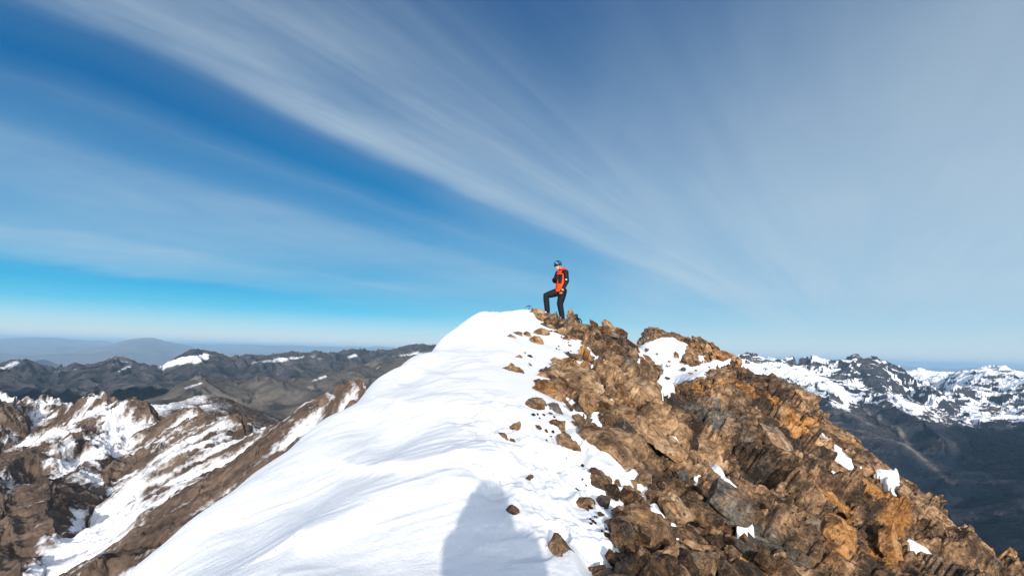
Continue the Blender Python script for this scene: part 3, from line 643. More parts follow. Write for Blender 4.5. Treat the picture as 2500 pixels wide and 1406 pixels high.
for nm, S, I, rr, seed, az0, az1, lab in (('mountain_range', S1, S1I, (4900, 11500), 71, -52, 15, 'dark blue grey mountain range in the middle distance'), ('lower_mountain_range', S2, S2I, (2600, 7600), 81, -46, 15, 'grey brown bare mountain ridge below the dark range')):
    ex = [(R(q), math.log(rr[1] * 1.05), -0.16) for q in range(-60, 24, 8)]; behind(S, ((1.08, 0.35), (1.2, 0.45)), ex)
    sh = Sheet(S + I, 0, 2.5, 0.03, ex)
    P = sh.grid(np.linspace(R(az0), R(az1), 800), np.linspace(math.log(rr[0]), math.log(rr[1]), 260)); r = np.hypot(P[..., 0], P[..., 1])
    gl = lic(P, seed, 110.0, 20.0, 9); gl2 = lic(P, seed + 1, 330.0, 45.0, 8); rid = fbm(np.concatenate([P[..., :2] / 900.0, 0 * P[..., :1]], -1), 5, seed + 2, 0.5, True)
    P[..., 2] += (r / 7000) * (-34.0 * (np.abs(gl) - 0.8) - 30.0 * (np.abs(gl2) - 0.8) + 22.0 * (rid - 0.2) + 10.0 * (fbm(P / 170.0, 4, seed + 3, 0.55, True) - 0.2) + 9.0 * lic(P, seed + 4, 45.0, 14.0, 8)); px, py, _ = proj(P)
    if nm == 'mountain_range':
        snw = 0.10 + 0.07 * gl + 0.55 * (1 + 0.25 * gl) * lines(px, py, [([(0, 899), (40, 885)], 7, .7), ([(395, 894), (440, 878), (500, 872)], 7, .75), ([(440, 885), (505, 878)], 7, .6), ([(290, 905), (315, 895)], 5, .7), ([(620, 884), (700, 876), (740, 872)], 5, .5), ([(850, 872), (870, 866)], 4, .6), ([(980, 868), (1040, 862)], 5, .4),
              ([(60, 920), (180, 925)], 20, .22), ([(300, 930), (340, 915)], 18, .22), ([(60, 950), (200, 945)], 14, .2)])
        snw += 0.24 * lines(px, py, [([(q[0], q[1] + 4) for q in S1 if 0 <= q[0] <= 1150], 7, 1.0)])
        mt = range_material('range_rock', (0.014, 0.015, 0.019), (0.042, 0.041, 0.045), (0.090, 0.083, 0.082), 130.0)
    else:
        snw = 0.08 + 0.07 * gl + 0.52 * (1 + 0.25 * gl) * lines(px, py, [([(450, 948), (492, 934)], 5, .7), ([(530, 936), (548, 928)], 4, .8), ([(583, 938), (605, 933)], 4, .7), ([(760, 930), (795, 918)], 5, .75), ([(720, 933), (730, 932)], 3, .7), ([(920, 900), (928, 894)], 3, .8), ([(990, 890), (1010, 884)], 3, .6)])
        mt = range_material('ridge_rock', (0.034, 0.031, 0.029), (0.084, 0.075, 0.066), (0.150, 0.130, 0.110), 130.0)
    struct(mesh_grid(nm, P, mt, {'snow': snw, 'tone': 0.5 + 0.16 * gl + 0.07 * gl2}), lab, 'mountain range')

# --- blue hills on the skyline
C1 = [(-900, 835, 79800), (-300, 838, 79800), (0, 835, 79800), (79, 829, 79800), (154, 829, 79800), (211, 833, 79800), (273, 842, 79800), (340, 850, 76000)]
C2 = [(150, 868, 51300), (220, 858, 53200), (273, 848, 53200), (352, 840, 53200), (422, 840, 53200), (493, 858, 53200), (560, 872, 51300)]
C3 = [(458, 845, 91200), (572, 843, 91200), (726, 846, 91200), (749, 851, 91200), (859, 849, 91200), (969, 853, 91200), (1057, 860, 91200), (1300, 868, 91200), (1800, 884, 91200), (2500, 905, 91200), (3300, 930, 91200)]
CI = [(-300, 900, 34200), (0, 893, 36100), (300, 898, 34200), (600, 888, 38000), (1000, 880, 38000), (1600, 930, 38000), (2500, 950, 38000), (60, 870, 49400), (700, 868, 57000), (1000, 870, 57000)]
ex = []; behind(C1 + C3, ((1.12, 0.03), (1.4, 0.04)), ex); behind(C2, ((1.1, 0.035),), ex)
sh = Sheet(C1 + C2 + C3 + CI, 0, 2.5, 0.04, ex)
P = sh.grid(np.linspace(R(-56), R(52), 500), np.linspace(math.log(26600), math.log(125400), 150))
gl = lic(P, 91, 1700.0, 420.0, 6); P[..., 2] += 170.0 * gl + 240.0 * fbm(P / 4700.0, 4, 92)
struct(mesh_grid('distant_hills', P, range_material('hill_soil', (0.085, 0.070, 0.062), (0.15, 0.12, 0.10), (0.22, 0.18, 0.145), 2800.0), {'snow': np.zeros(P.shape[:2]), 'tone': 0.5 + 0.06 * gl}), 'hazy blue hills low on the skyline', 'hills')

# --- the snowy mountains and the dark valley on the right
D1 = [(1600, 910, 8200), (1700, 903, 8200), (1785, 894, 8200)] + [c6(x, y, 8000) for x, y in ((110, 165), (180, 160), (240, 165), (320, 180), (380, 180), (440, 200), (540, 190), (620, 190), (690, 180), (760, 200), (840, 225), (940, 210), (1040, 160), (1130, 152), (1230, 165), (1310, 220), (1400, 265), (1480, 320))] + [c6(1600, 385, 7600), c6(1700, 420, 7300)]
D2 = [c6(x, y, 10000) for x, y in ((1480, 345), (1550, 338), (1640, 325), (1700, 345), (1800, 330), (1900, 300), (1980, 285), (2080, 270), (2170, 240), (2230, 232), (2320, 245), (2400, 280), (2440, 305), (2500, 318), (2700, 300), (3000, 330), (3500, 400))]
D3 = [c6(x, y, 15500) for x, y in ((1250, 275), (1400, 260), (1500, 262), (1600, 257), (1700, 275), (1850, 285), (2000, 290), (2200, 300))]
DI = [c6(*q) for q in ((300, 330, 7000), (420, 430, 6600), (640, 385, 6600), (700, 395, 6200), (900, 470, 5700), (820, 330, 7200), (950, 400, 6600), (1000, 480, 6200), (1150, 300, 7300), (1130, 420, 6900), (1230, 450, 6400), (1400, 540, 5800), (1500, 620, 5300), (1700, 740, 4800), (1840, 840, 4400), (1810, 950, 4200),
     (1100, 590, 5700), (1250, 700, 5100), (1450, 800, 4700), (1600, 960, 4250), (1750, 1100, 3900), (1900, 1220, 3600), (1000, 600, 5000), (1100, 720, 4650), (1300, 840, 4250), (1500, 915, 4050), (700, 500, 5600), (500, 520, 5900), (800, 680, 4700), (950, 850, 4100), (1200, 930, 3850), (1250, 1050, 3600), (1500, 1060, 3750),
     (1950, 1100, 4000), (2050, 1000, 4500), (2000, 880, 5100), (1900, 700, 6000), (1750, 640, 6700), (1550, 560, 7000), (1350, 450, 7100), (1600, 580, 7300), (1800, 480, 8200), (1950, 620, 7200), (2070, 560, 7600), (2100, 660, 6900), (2300, 640, 7200), (2230, 400, 9000), (2450, 600, 7600), (2300, 760, 6000), (2450, 900, 5000), (2250, 950, 4700), (2300, 1150, 3900), (2100, 1200, 3700), (2500, 1300, 3300),
     (2000, 1400, 3200), (1600, 1300, 3300), (1200, 1200, 3300), (2600, 1600, 2700), (2000, 1700, 2600), (1400, 1500, 2600), (2400, 2300, 1500), (1600, 2200, 1500), (2900, 2300, 1500), (3000, 1000, 4800), (3200, 1500, 3000), (600, 800, 4000), (200, 600, 5500))]
ex = []; behind(D1, ((1.07, 0.5), (1.16, 0.5)), ex); behind(D2, ((1.08, 0.45),), ex); behind(D3, ((1.1, 0.15), (1.4, 0.2)), ex)
sh = Sheet(D1 + D2 + D3 + DI, 0, 2.5, 0.03, ex)
az = np.linspace(R(12), R(52), 820); lr = np.linspace(math.log(1500), math.log(17500), 600)
P = sh.grid(az, lr); r = np.hypot(P[..., 0], P[..., 1]); zb = P[..., 2].copy()
gl = lic(P, 101, 130.0, 22.0, 9); gl2 = lic(P, 102, 420.0, 55.0, 9); rid = fbm(np.concatenate([P[..., :2] / 1100.0, 0 * P[..., :1]], -1), 6, 103, 0.5, True)
fin = fbm(P / 90.0, 4, 104, 0.55, True)
q = P / 220.0; q = np.stack([q[..., 0], q[..., 1], q[..., 2] * 3.2 + 0.9 * q[..., 0]], -1)
strat = fbm(q, 4, 105, 0.6)
P[..., 2] += r / 7000.0 * (10 * gl - 14 * (np.abs(gl) - 0.8) + 22 * gl2 - 34 * (np.abs(gl2) - 0.8) + 46 * (rid - 0.35) + 24 * fin + 26 * strat) * (1 - 0.45 * sstep(8600, 9300, r))
px, py, _ = proj(P)
lowline = np.interp(px, [1780, 1880, 1930, 1960, 2020, 2065, 2140, 2200, 2240, 2300, 2380, 2420, 2500, 2700], [985, 985, 975, 962, 985, 1005, 990, 1000, 1022, 1036, 1042, 1042, 1036, 1030])
hgt = (lowline - py) / 30.0
stp = 1 - grid_normals(P)[..., 2]; stp = (stp - stp.mean()) / stp.std()
strat2 = fbm(np.stack([P[..., 0] / 100.0, P[..., 1] / 100.0, (P[..., 2] + 0.22 * P[..., 0]) / 27.0], -1), 5, 106, 0.65)
up = sstep(-1.0, 0.3, hgt)
snw = 0.08 + 0.58 * sstep(-0.8, 0.7, hgt) + 0.12 * sstep(8600, 9300, r) + up * (-0.15 * strat - 1.15 * strat2 - 0.14 * gl - 0.40 * fin - 0.10 * stp) * sstep(-0.5, 1, hgt)
snw += sstep(-0.5, 1.0, hgt) * lines(px, py, [([(2060, 900), (2110, 890), (2140, 900)], 26, -.15), ([(1985, 895), (2030, 910)], 22, -.10), ([(2150, 930), (2230, 960)], 30, -.10), ([(2160, 950), (2120, 975)], 30, -.15), ([(1940, 955), (1975, 950)], 16, -.3)])
snw += 0.14 * sstep(-0.6, 0.8, hgt) * (1 - sstep(1990, 2050, px)) + 0.04 * sstep(0, 1, hgt)
snw += lines(px, py, [([(1790, 900), (1900, 905), (1990, 925), (2060, 965)], 14, .35), ([(2040, 945), (2068, 985)], 9, .6), ([(2175, 965), (2215, 985), (2245, 1000)], 9, .6), ([(2250, 1000), (2310, 965), (2350, 925)], 11, .4), ([(2370, 995), (2388, 1020)], 12, .6), ([(2400, 905), (2480, 930)], 30, .2), ([(2340, 1010), (2400, 1015)], 10, .2), ([(1985, 975), (1978, 1010)], 2.5, .35)])
snw = np.where(r > 13000, 0.62, snw)
scree = lines(px, py, [([(2075, 975), (2110, 1000), (2150, 1025), (2197, 1052), (2215, 1085), (2240, 1108), (2285, 1145), (2327, 1183)], 6.0, .34), ([(2190, 1045), (2222, 1085)], 9, .24), ([(2327, 1183), (2362, 1140), (2372, 1100), (2355, 1070)], 3.5, .25), ([(2030, 985), (2075, 1010), (2140, 1020)], 14, .12), ([(2470, 1225), (2500, 1235)], 2.5, .3)])
tone = 0.40 + 0.10 * gl + 0.06 * gl2 + scree
forest_shade = np.clip(sstep(1085, 1150, py + 0.10 * (px - 2200) + 12 * gl2) + sstep(2335, 2390, px) * sstep(1025, 1065, py + 8 * gl2) * 1.0, 0, 1)  # dark forest, with the shade of the valley painted into the same tone
tone = tone - 0.34 * forest_shade
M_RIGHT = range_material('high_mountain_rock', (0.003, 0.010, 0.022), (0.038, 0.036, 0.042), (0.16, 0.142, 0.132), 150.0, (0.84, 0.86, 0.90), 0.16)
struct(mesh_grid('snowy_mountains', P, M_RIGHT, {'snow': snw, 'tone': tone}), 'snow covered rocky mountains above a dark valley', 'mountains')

# --- an unseen mountain wall, added off to the right to shade that valley
T = [(45.3, 3000, -1000), (45.3, 4500, -1000), (47.5, 3300, -380), (47.5, 4300, -320), (49, 5200, -180), (62, 9000, 60), (55, 6200, 0), (54, 5000, -20), (60, 5000, 90), (72, 4500, 140), (85, 4300, 120), (100, 4300, 100), (50, 2700, -900), (70, 2600, -900), (95, 2600, -800), (52, 9000, -600), (60, 12000, -800), (80, 8000, -700), (100, 8000, -800), (45.3, 7000, -900)]
sh = Sheet([], 0, 2.5, 0.05, [(R(a), math.log(q), z / q) for a, q, z in T])
P = sh.grid(np.linspace(R(45.3), R(104), 200), np.linspace(math.log(2600), math.log(12000), 80))
gl2 = lic(P, 112, 420.0, 55.0, 6); P[..., 2] += 60 * (fbm(P / 900.0, 4, 113, 0.5, True) - 0.5) + 15 * gl2 - 40
struct(mesh_grid('shade_blocker', P, M_RIGHT, {'snow': 0.42 + P[..., 2] / 900, 'tone': 0.4 + 0.06 * gl2}), 'added mountain wall beyond the right edge, there to shade the valley', 'mountain')

# --- ground to the horizon
bm = bmesh.new(); n = 64
ring = [bm.verts.new((170000 * math.cos(2 * math.pi * k / n), 170000 * math.sin(2 * math.pi * k / n), -4800)) for k in range(n)]
cv = bm.verts.new((0, 0, -4800))
for k in range(n): bm.faces.new((cv, ring[k], ring[(k + 1) % n]))
me = bpy.data.meshes.new('ground'); bm.to_mesh(me); bm.free()
mg, t, b = newmat('steppe_ground'); pos = t.new('ShaderNodeNewGeometry').outputs['Position']
t.put(b.inputs['Base Color'], t.ramp(t.noise(pos, 0.0004, 6, 0.6), [(0.3, (0.06, 0.05, 0.04)), (0.7, (0.14, 0.11, 0.08))])); t.put(b.inputs['Roughness'], 0.95)
me.materials.append(mg); go = bpy.data.objects.new('ground', me); COL.objects.link(go); struct(go, 'dry valley ground reaching to the horizon', 'ground')
# ------------------------------------------------------------------ loose rocks
rng = random.Random(7)
_az_row = np.arctan2(P_[300, :, 0], P_[300, :, 1]); _lr_col = np.log(np.hypot(P_[:, 700, 0], P_[:, 700, 1]))
RSURF = P_ + N_ * d_[..., None]
_saz = np.arctan2(Ps[300, :, 0], Ps[300, :, 1]); _slr = np.log(np.hypot(Ps[:, 500, 0], Ps[:, 500, 1])); KEEP_S = ks
def surf(p, snowtoo=True):
    """the real surface (rock or the snow on it) at p"""
    a, l = math.atan2(p[0], p[1]), math.log(math.hypot(p[0], p[1]))
    i = min(int(np.searchsorted(_lr_col, l)), len(_lr_col) - 1); j = min(int(np.searchsorted(_az_row, a)), len(_az_row) - 1)
    z = RSURF[i, j, 2]
    if snowtoo:
        i = min(int(np.searchsorted(_slr, l)), len(_slr) - 1); j = min(int(np.searchsorted(_saz, a)), len(_saz) - 1)
        if KEEP_S[i, j]: z = max(z, Ps[i, j, 2])
    return z
def bnormal(p):
    e = 0.15; f = lambda x, y: float(BASE.z(np.array([math.atan2(x, y)]), np.array([math.hypot(x, y)]))[0])
    n = np.array([-(f(p[0] + e, p[1]) - f(p[0] - e, p[1])) / (2 * e), -(f(p[0], p[1] + e) - f(p[0], p[1] - e)) / (2 * e), 1.0])
    return n / np.linalg.norm(n)
def finish_rock(bm, name, mat, size, seed, cuts=2, rough=1.0):
    bmesh.ops.triangulate(bm, faces=bm.faces[:])
    for k in range(5):
        L = [e for e in bm.edges if e.calc_length() > size * (0.16 if cuts > 1 else 0.26)]
        if not L or len(bm.verts) > 2600: break
        bmesh.ops.subdivide_edges(bm, edges=L, cuts=1); bmesh.ops.triangulate(bm, faces=bm.faces[:])
    bm.normal_update()
    V = np.array([v.co[:] for v in bm.verts]); N = np.array([v.normal[:] for v in bm.verts])
    Q = V + seed * 13.7
    d1, _ = blocks(Q, size * 0.42, size * 0.085 * rough, seed, None, 0.35, 1.0, 0.25)
    d2 = 0.018 * size * rough * fbm(Q * (7.0 / size), 3, seed + 2)
    V = V + N * (d1 + d2)[:, None]
    for v, c in zip(bm.verts, V): v.co = c
    me = bpy.data.meshes.new(name); bm.to_mesh(me); bm.free(); me.materials.append(mat)
    return me
def clipped_rock(name, seed, dims, nplane=9, cuts=2):
    r = random.Random(seed); bm = bmesh.new(); bmesh.ops.create_cube(bm, size=2.0)
    for k in range(nplane):
        n = Vector((r.uniform(-1, 1), r.uniform(-1, 1), r.uniform(-1, 1))).normalized()
        g = bm.verts[:] + bm.edges[:] + bm.faces[:]
        res = bmesh.ops.bisect_plane(bm, geom=g, plane_co=n * r.uniform(0.62, 0.98), plane_no=n, clear_outer=True)
        ed = [e for e in res['geom_cut'] if isinstance(e, bmesh.types.BMEdge)]
        if ed: bmesh.ops.contextual_create(bm, geom=ed)
    for v in bm.verts: v.co = Vector((v.co.x * dims[0], v.co.y * dims[1], v.co.z * dims[2]))
    bmesh.ops.recalc_face_normals(bm, faces=bm.faces[:])
    return finish_rock(bm, name, M_BOULDER, 1.3 * sum(dims) / 3, seed, cuts)
def add_thing(name, me, loc, label, cat, group=None):
    o = bpy.data.objects.new(name, me); COL.objects.link(o); o.location = loc
    o['label'] = label; o['category'] = cat
    if group: o['group'] = group
    return o

# rocks with a shape of their own in the photograph: outline, tone, warmth (0 grey .. 1 orange), label
def outline_rock(pts, tone, warm, label, deep=0.55, lift=0.0, name='rock', tilt=0.6):
    cx, cy = sum(p[0] for p in pts) / len(pts), sum(p[1] for p in pts) / len(pts)
    h = BASE.hit(cx, cy)
    if h is None: h = unproj(cx, cy, 17.3)
    r0 = math.hypot(h[0], h[1]); seed = int(cx * 7 + cy) % 1000 + 3; rr = random.Random(seed)
    w = max(p[0] for p in pts) - min(p[0] for p in pts); hh = max(p[1] for p in pts) - min(p[1] for p in pts)
    T = deep * min(w, hh) * r0 / F0
    r0 -= 0.62 * T
    bm = bmesh.new(); c0 = unproj(cx, cy, r0)
    for (x, y) in pts:
        hb = BASE.hit(x, y); rb = math.hypot(hb[0], hb[1]) if hb is not None else r0
        rb = min(max(rb, r0 - 1.2 * T), r0 + 1.2 * T)
        ri = r0 * (1 - tilt) + rb * tilt
        v = bm.verts.new(unproj(x, y, ri - 0.1 * T) - c0)
        xi, yi = cx + (x - cx) * rr.uniform(0.45, 0.8), cy + (y - cy) * rr.uniform(0.45, 0.8)
        bm.verts.new(unproj(xi, yi, ri - T * rr.uniform(0.35, 0.75)) - c0)
        xb, yb = cx + (x - cx) * 0.8, cy + (y - cy) * 0.8
        bm.verts.new(unproj(xb, yb, ri + T) - c0)
    res = bmesh.ops.convex_hull(bm, input=bm.verts[:])
    junk = [v for v in bm.verts if not v.link_faces]
    bmesh.ops.delete(bm, geom=junk, context='VERTS')
    bmesh.ops.recalc_face_normals(bm, faces=bm.faces[:])
    size = 0.5 * (w + hh) * r0 / F0
    me = finish_rock(bm, name, M_BOULDER, size, seed, 2 if w > 40 else 1, 1.25)
    o = add_thing(name, me, c0 + np.array([0, 0, lift]), label, 'rock')
    o.color = (tone, warm, 0, 1)
    up_ = surf(c0) - c0[2]
    if up_ > -0.1 * T: o.location.z += min(0.75 * (up_ + 0.1 * T) + (0.12 * T if w < 50 else 0), 0.3)
    for k_, v_ in (('flat brown rock in the middle', .14), ('long thin grey', .16), ('grey rounded rock', .3), ('pointed tan rock', .28), ('brown rock on the crest right', .3), ('orange tinged', .3), ('tan knob beside', .6)):
        if label.startswith(k_): o.location.z += v_
    return o
HAND = [
 (c2, ((388, 340), (440, 305), (480, 330), (490, 345), (430, 346)), .5, .5, 'low flat brown rock, leftmost of the row on the snow below the summit'),
 (c2, ((470, 285), (500, 275), (548, 290), (555, 330), (515, 330), (480, 305)), .5, .5, 'small brown rock between the low flat one and a round one below the summit'),
 (c2, ((555, 290), (580, 275), (615, 290), (625, 325), (590, 338), (555, 330)), .5, .45, 'round brown rock touching the left of the big tan boulder below the climber'),
 (c2, ((635, 290), (670, 250), (715, 242), (765, 260), (790, 300), (760, 320), (700, 330), (650, 325)), .75, .5, 'big rounded tan boulder on the snow below the climber'),
 (c2, ((610, 340), (650, 322), (690, 325), (722, 370), (732, 435), (690, 420), (620, 390)), .7, .55, 'tan rock tapering down to a point, right below the big rounded boulder'),
 (c2, ((455, 515), (495, 520), (525, 498), (547, 510), (510, 537)), .5, .4, 'small brown flake of rock lying alone in the middle of the snow'),
 (c2, ((577, 510), (600, 488), (630, 500), (652, 525), (620, 515)), .2, .2, 'thin dark sliver of rock sticking out of the snow'),
 (c2, ((357, 635), (400, 590), (452, 575), (520, 605), (550, 630), (560, 672), (525, 660), (455, 630), (380, 640)), .6, .55, 'wedge shaped brown rock alone on the open snow, left of all others'),
 (c2, ((945, 535), (965, 485), (1005, 487), (1052, 500), (1053, 580), (1000, 570)), .4, .45, 'squarish cracked brown rock sunk in the snow beside the upper rock edge'),
 (c2, ((718, 610), (755, 595), (780, 620), (760, 645), (725, 635)), .35, .4, 'small brown rock on the left end of a low row above the tan block'),
 (c2, ((780, 600), (820, 585), (878, 600), (850, 625), (800, 635)), .4, .4, 'flat brown rock in the middle of the low row above the tan block'),
 (c2, ((895, 570), (940, 570), (1025, 620), (1020, 640), (960, 625)), .35, .3, 'long thin grey brown slab slanting on the snow above the tan block'),
 (c2, ((1058, 490), (1085, 462), (1120, 480), (1125, 520), (1080, 530)), .35, .1, 'grey rounded rock at the upper edge between snow and rock face'),
 (c2, ((617, 770), (665, 760), (710, 690), (790, 720), (870, 800), (930, 860), (860, 885), (790, 845), (690, 790)), .55, .8, 'orange brown slanting block leaning on the left of the big square block'),
 (c2, ((790, 680), (830, 645), (900, 635), (1040, 640), (1170, 665), (1195, 720), (1225, 850), (1200, 890), (1000, 890), (930, 840), (860, 740)), .85, .45, 'big square tan block with a flat top at the snow edge'),
 (c2, ((1225, 770), (1270, 690), (1320, 720), (1350, 790), (1300, 860), (1235, 880)), .5, .2, 'upright grey brown slab just right of the big square block'),
 (c2, ((540, 900), (600, 860), (660, 835), (700, 850), (745, 890), (740, 950), (690, 970), (620, 940)), .4, .3, 'broken grey brown rock pointing left into the snow below the orange block'),
 (c2, ((745, 900), (800, 885), (850, 900), (905, 990), (830, 990), (750, 950)), .45, .05, 'greenish grey splintered rock below the big square block'),
 (c2, ((437, 1090), (480, 1065), (520, 1045), (540, 1080), (530, 1110), (480, 1140), (440, 1120)), .6, .45, 'small tan rock alone in the churned snow, upper of the two on the left'),
 (c2, ((340, 1150), (375, 1155), (420, 1170), (440, 1240), (410, 1250), (380, 1210)), .45, .4, 'narrow brown rock in the churned snow, leftmost beside the footprints'),
 (c2, ((440, 1215), (470, 1220), (500, 1262), (460, 1250), (438, 1245)), .4, .4, 'little brown stone touching the lower right of the narrow rock in the snow'),
 (c2, ((655, 1075), (690, 1075), (715, 1110), (700, 1122), (670, 1105)), .4, .6, 'small reddish stone in the churned snow left of the arched rock'),
 (c2, ((765, 1050), (830, 1035), (915, 1050), (920, 1120), (890, 1145), (820, 1130), (790, 1080)), .4, .6, 'arched brown rock capped by snow above the four sided slab'),
 (c2, ((835, 1160), (940, 1155), (975, 1210), (1060, 1310), (1000, 1300), (870, 1270)), .6, .45, 'four sided brown slab standing in the snow left of the broad slab'),
 (c2, ((1030, 1080), (1100, 1070), (1250, 1100), (1420, 1160), (1600, 1190), (1660, 1290), (1640, 1400), (1500, 1440), (1330, 1430), (1150, 1280), (1035, 1190)), .6, .42, 'broad brown slab with a flat top beside the long snow tongue'),
 (c2, ((1340, 940), (1420, 960), (1560, 1010), (1700, 1070), (1830, 1180), (1950, 1340), (1930, 1400), (1820, 1370), (1700, 1300), (1550, 1160), (1400, 1030)), .9, .55, 'long tan slab pitted with black spots, slanting down across the rock face'),
 (c2, ((1410, 700), (1530, 670), (1640, 690), (1740, 760), (1770, 870), (1700, 930), (1560, 880), (1420, 800)), .8, .4, 'big smooth tan rock bulging out above the pitted slab'),
 (c2, ((1250, 600), (1310, 580), (1400, 620), (1415, 680), (1350, 720), (1260, 660)), .75, .4, 'tan spotted rock above the upright slab'),
 (c2, ((600, 110), (630, 80), (660, 78), (720, 95), (735, 130), (690, 140), (640, 130)), .7, .5, 'tan rock on the summit beside the ice axe'),
 (c2, ((700, 140), (790, 138), (800, 165), (740, 185)), .6, .5, 'flat tan rock under the climber\'s raised boot'),
 (c2, ((700, 210), (740, 190), (790, 200), (830, 240), (820, 270), (760, 240)), .4, .4, 'leaf shaped brown rock at the snow edge under the climber'),
 (c2, ((835, 270), (900, 240), (960, 300), (980, 330), (900, 310)), .7, .5, 'tan slab on the crest below the climber\'s standing boot'),
 (c2, ((915, 235), (955, 165), (985, 200), (1000, 250), (945, 262)), .65, .5, 'pointed tan rock standing between the climber and the black backpack'),
 (c2, ((850, 222), (880, 190), (920, 195), (920, 230)), .5, .5, 'small brown rock at the climber\'s standing boot'),
 (c2, ((1010, 260), (1060, 250), (1110, 290), (1100, 340), (1030, 330)), .6, .5, 'brown block on the crest just below the backpack'),
 (c2, ((1110, 330), (1160, 290), (1220, 310), (1240, 380), (1180, 430), (1120, 390)), .35, .35, 'dark grey brown block on the crest, second below the backpack'),
 (c2, ((1220, 330), (1250, 300), (1310, 340), (1330, 390), (1260, 410)), .45, .5, 'brown rock on the crest right of the dark block'),
 (c2, ((1330, 350), (1400, 330), (1420, 370), (1380, 400)), .15, .4, 'dark flat rock capping the crest before the gap'),
 (c2, ((1240, 430), (1330, 380), (1400, 440), (1410, 520), (1300, 480)), .55, .7, 'orange brown rock under the dark cap of the crest'),
 (c2, ((1400, 430), (1520, 420), (1555, 510), (1450, 520)), .4, .6, 'last brown block of the crest, against the far snowfield'),
 (c3, ((905, 470), (955, 355), (1050, 400), (1165, 465), (1180, 560), (1090, 590), (940, 510)), .3, .2, 'grey angular block at the snow edge below the broad slab'),
 (c3, ((320, 530), (355, 485), (400, 490), (410, 525), (350, 585), (325, 570)), .5, .15, 'small pale grey rock half buried in a snow hollow beside the mound'),
 (c3, ((135, 820), (195, 770), (270, 820), (272, 885), (215, 875), (165, 900)), .45, .5, 'dark brown stone in a hole in the shaded snow'),
 (c3, ((605, 1010), (660, 1040), (720, 1110), (775, 1200), (790, 1290), (740, 1345), (660, 1330), (590, 1290), (540, 1150)), .5, .35, 'tall brown rock with a pointed top in the nearest snow'),
 (c3, ((775, 700), (850, 645), (950, 645), (1000, 690), (930, 745), (860, 775)), .5, .5, 'brown stone topped with snow left of the scree'),
 (c3, ((1060, 890), (1150, 850), (1270, 840), (1290, 960), (1150, 1000)), .3, .25, 'dark grey wedge of rock at the top left of the scree'),
 (c3, ((1185, 1020), (1280, 1000), (1370, 1180), (1370, 1270), (1290, 1280), (1240, 1140)), .7, .5, 'long upright brown block at the snow edge near the bottom'),
 (c3, ((1390, 890), (1520, 780), (1650, 900), (1750, 870), (1750, 1100), (1520, 1190), (1400, 1100)), .6, .55, 'big cracked brown block in the middle of the scree'),
 (c3, ((1545, 1190), (1700, 1120), (1780, 1120), (1800, 1300), (1770, 1400), (1560, 1330)), .9, .5, 'pale tan block speckled black at the bottom of the scree'),
 (c3, ((1330, 1310), (1400, 1270), (1520, 1280), (1590, 1390), (1400, 1440)), .65, .65, 'orange tinged block at the bottom edge left of the speckled block'),
 (c3, ((1145, 1230), (1200, 1150), (1300, 1330), (1180, 1300)), .6, .45, 'triangular tan rock at the bottom against the snow'),
 (c3, ((1390, 1200), (1440, 1110), (1520, 1240), (1480, 1285)), .65, .4, 'narrow tan rock wedged under the big cracked block'),
 (c3, ((1270, 880), (1310, 870), (1390, 1000), (1380, 1090), (1290, 980)), .65, .5, 'thin tan slab leaning on the left of the cracked block'),
 (c3, ((1010, 660), (1060, 610), (1150, 640), (1130, 760), (1040, 730)), .2, .1, 'black and grey knobbly rock under the angular block'),
 (c3, ((1280, 740), (1400, 665), (1520, 770), (1370, 850), (1290, 830)), .4, .4, 'brown pyramid shaped rock beside the long snow tongue'),
 (c3, ((1600, 690), (1680, 610), (1820, 670), (1800, 720), (1960, 840), (1900, 900), (1790, 880), (1610, 730)), .85, .55, 'large tan rock right of the lower end of the snow tongue'),
 (c3, ((1180, 480), (1230, 470), (1255, 550), (1190, 530)), .5, .6, 'small reddish rock at the upper end of the snow tongue'),
 (c3, ((1265, 540), (1330, 530), (1480, 630), (1400, 620)), .5, .65, 'reddish brown splinter between two tongues of snow'),
 (c3, ((1150, 770), (1230, 720), (1280, 760), (1210, 830)), .55, .75, 'small orange rock in the scree below the knobbly rock'),
 (c5, ((0, 440), (60, 420), (110, 470), (90, 520), (20, 510)), .35, .0, 'greenish grey rock in the scree left of the upper snow patch'),
 (c5, ((230, 480), (290, 470), (330, 500), (290, 520), (240, 505)), .6, .15, 'pale grey rock just under the upper snow patch'),
 (c5, ((585, 80), (700, 130), (790, 230), (900, 370), (940, 470), (910, 500), (800, 400), (690, 280), (580, 190)), .95, .22, 'smooth pale grey slab running down the middle of the rock face'),
 (c5, ((915, 500), (1000, 490), (1090, 570), (1230, 680), (1300, 750), (1290, 810), (1150, 720), (1000, 640), (925, 570)), .8, .9, 'long orange rib below the pale grey slab'),
 (c5, ((1040, 900), (1060, 760), (1180, 800), (1300, 880), (1300, 1060), (1260, 1140), (1120, 1090)), .8, .95, 'large orange buttress near the bottom of the rock face'),
 (c5, ((1440, 850), (1560, 820), (1600, 960), (1620, 1194), (1460, 1194)), .75, .88, 'tall orange yellow pillar at the bottom right of the rock face'),
 (c5, ((1390, 690), (1500, 640), (1570, 760), (1540, 830), (1420, 820)), .7, .98, 'bright orange rock above the tall pillar'),
 (c5, ((1570, 800), (1640, 750), (1700, 790), (1660, 870), (1600, 850)), .75, .5, 'tan knob beside the forked snow patch'),
 (c5, ((2050, 850), (2075, 825), (2135, 860), (2125, 900), (2080, 940), (2035, 930)), .7, .55, 'tan knob on the right skyline of the spur'),
 (c5, ((1265, 310), (1330, 295), (1420, 400), (1450, 460), (1380, 500), (1270, 440)), .5, .5, 'brown block on the skyline right of the long snow gully'),
 (c4, ((745, 270), (790, 200), (830, 230), (845, 280), (760, 310)), .6, .55, 'tan block on the second top'),
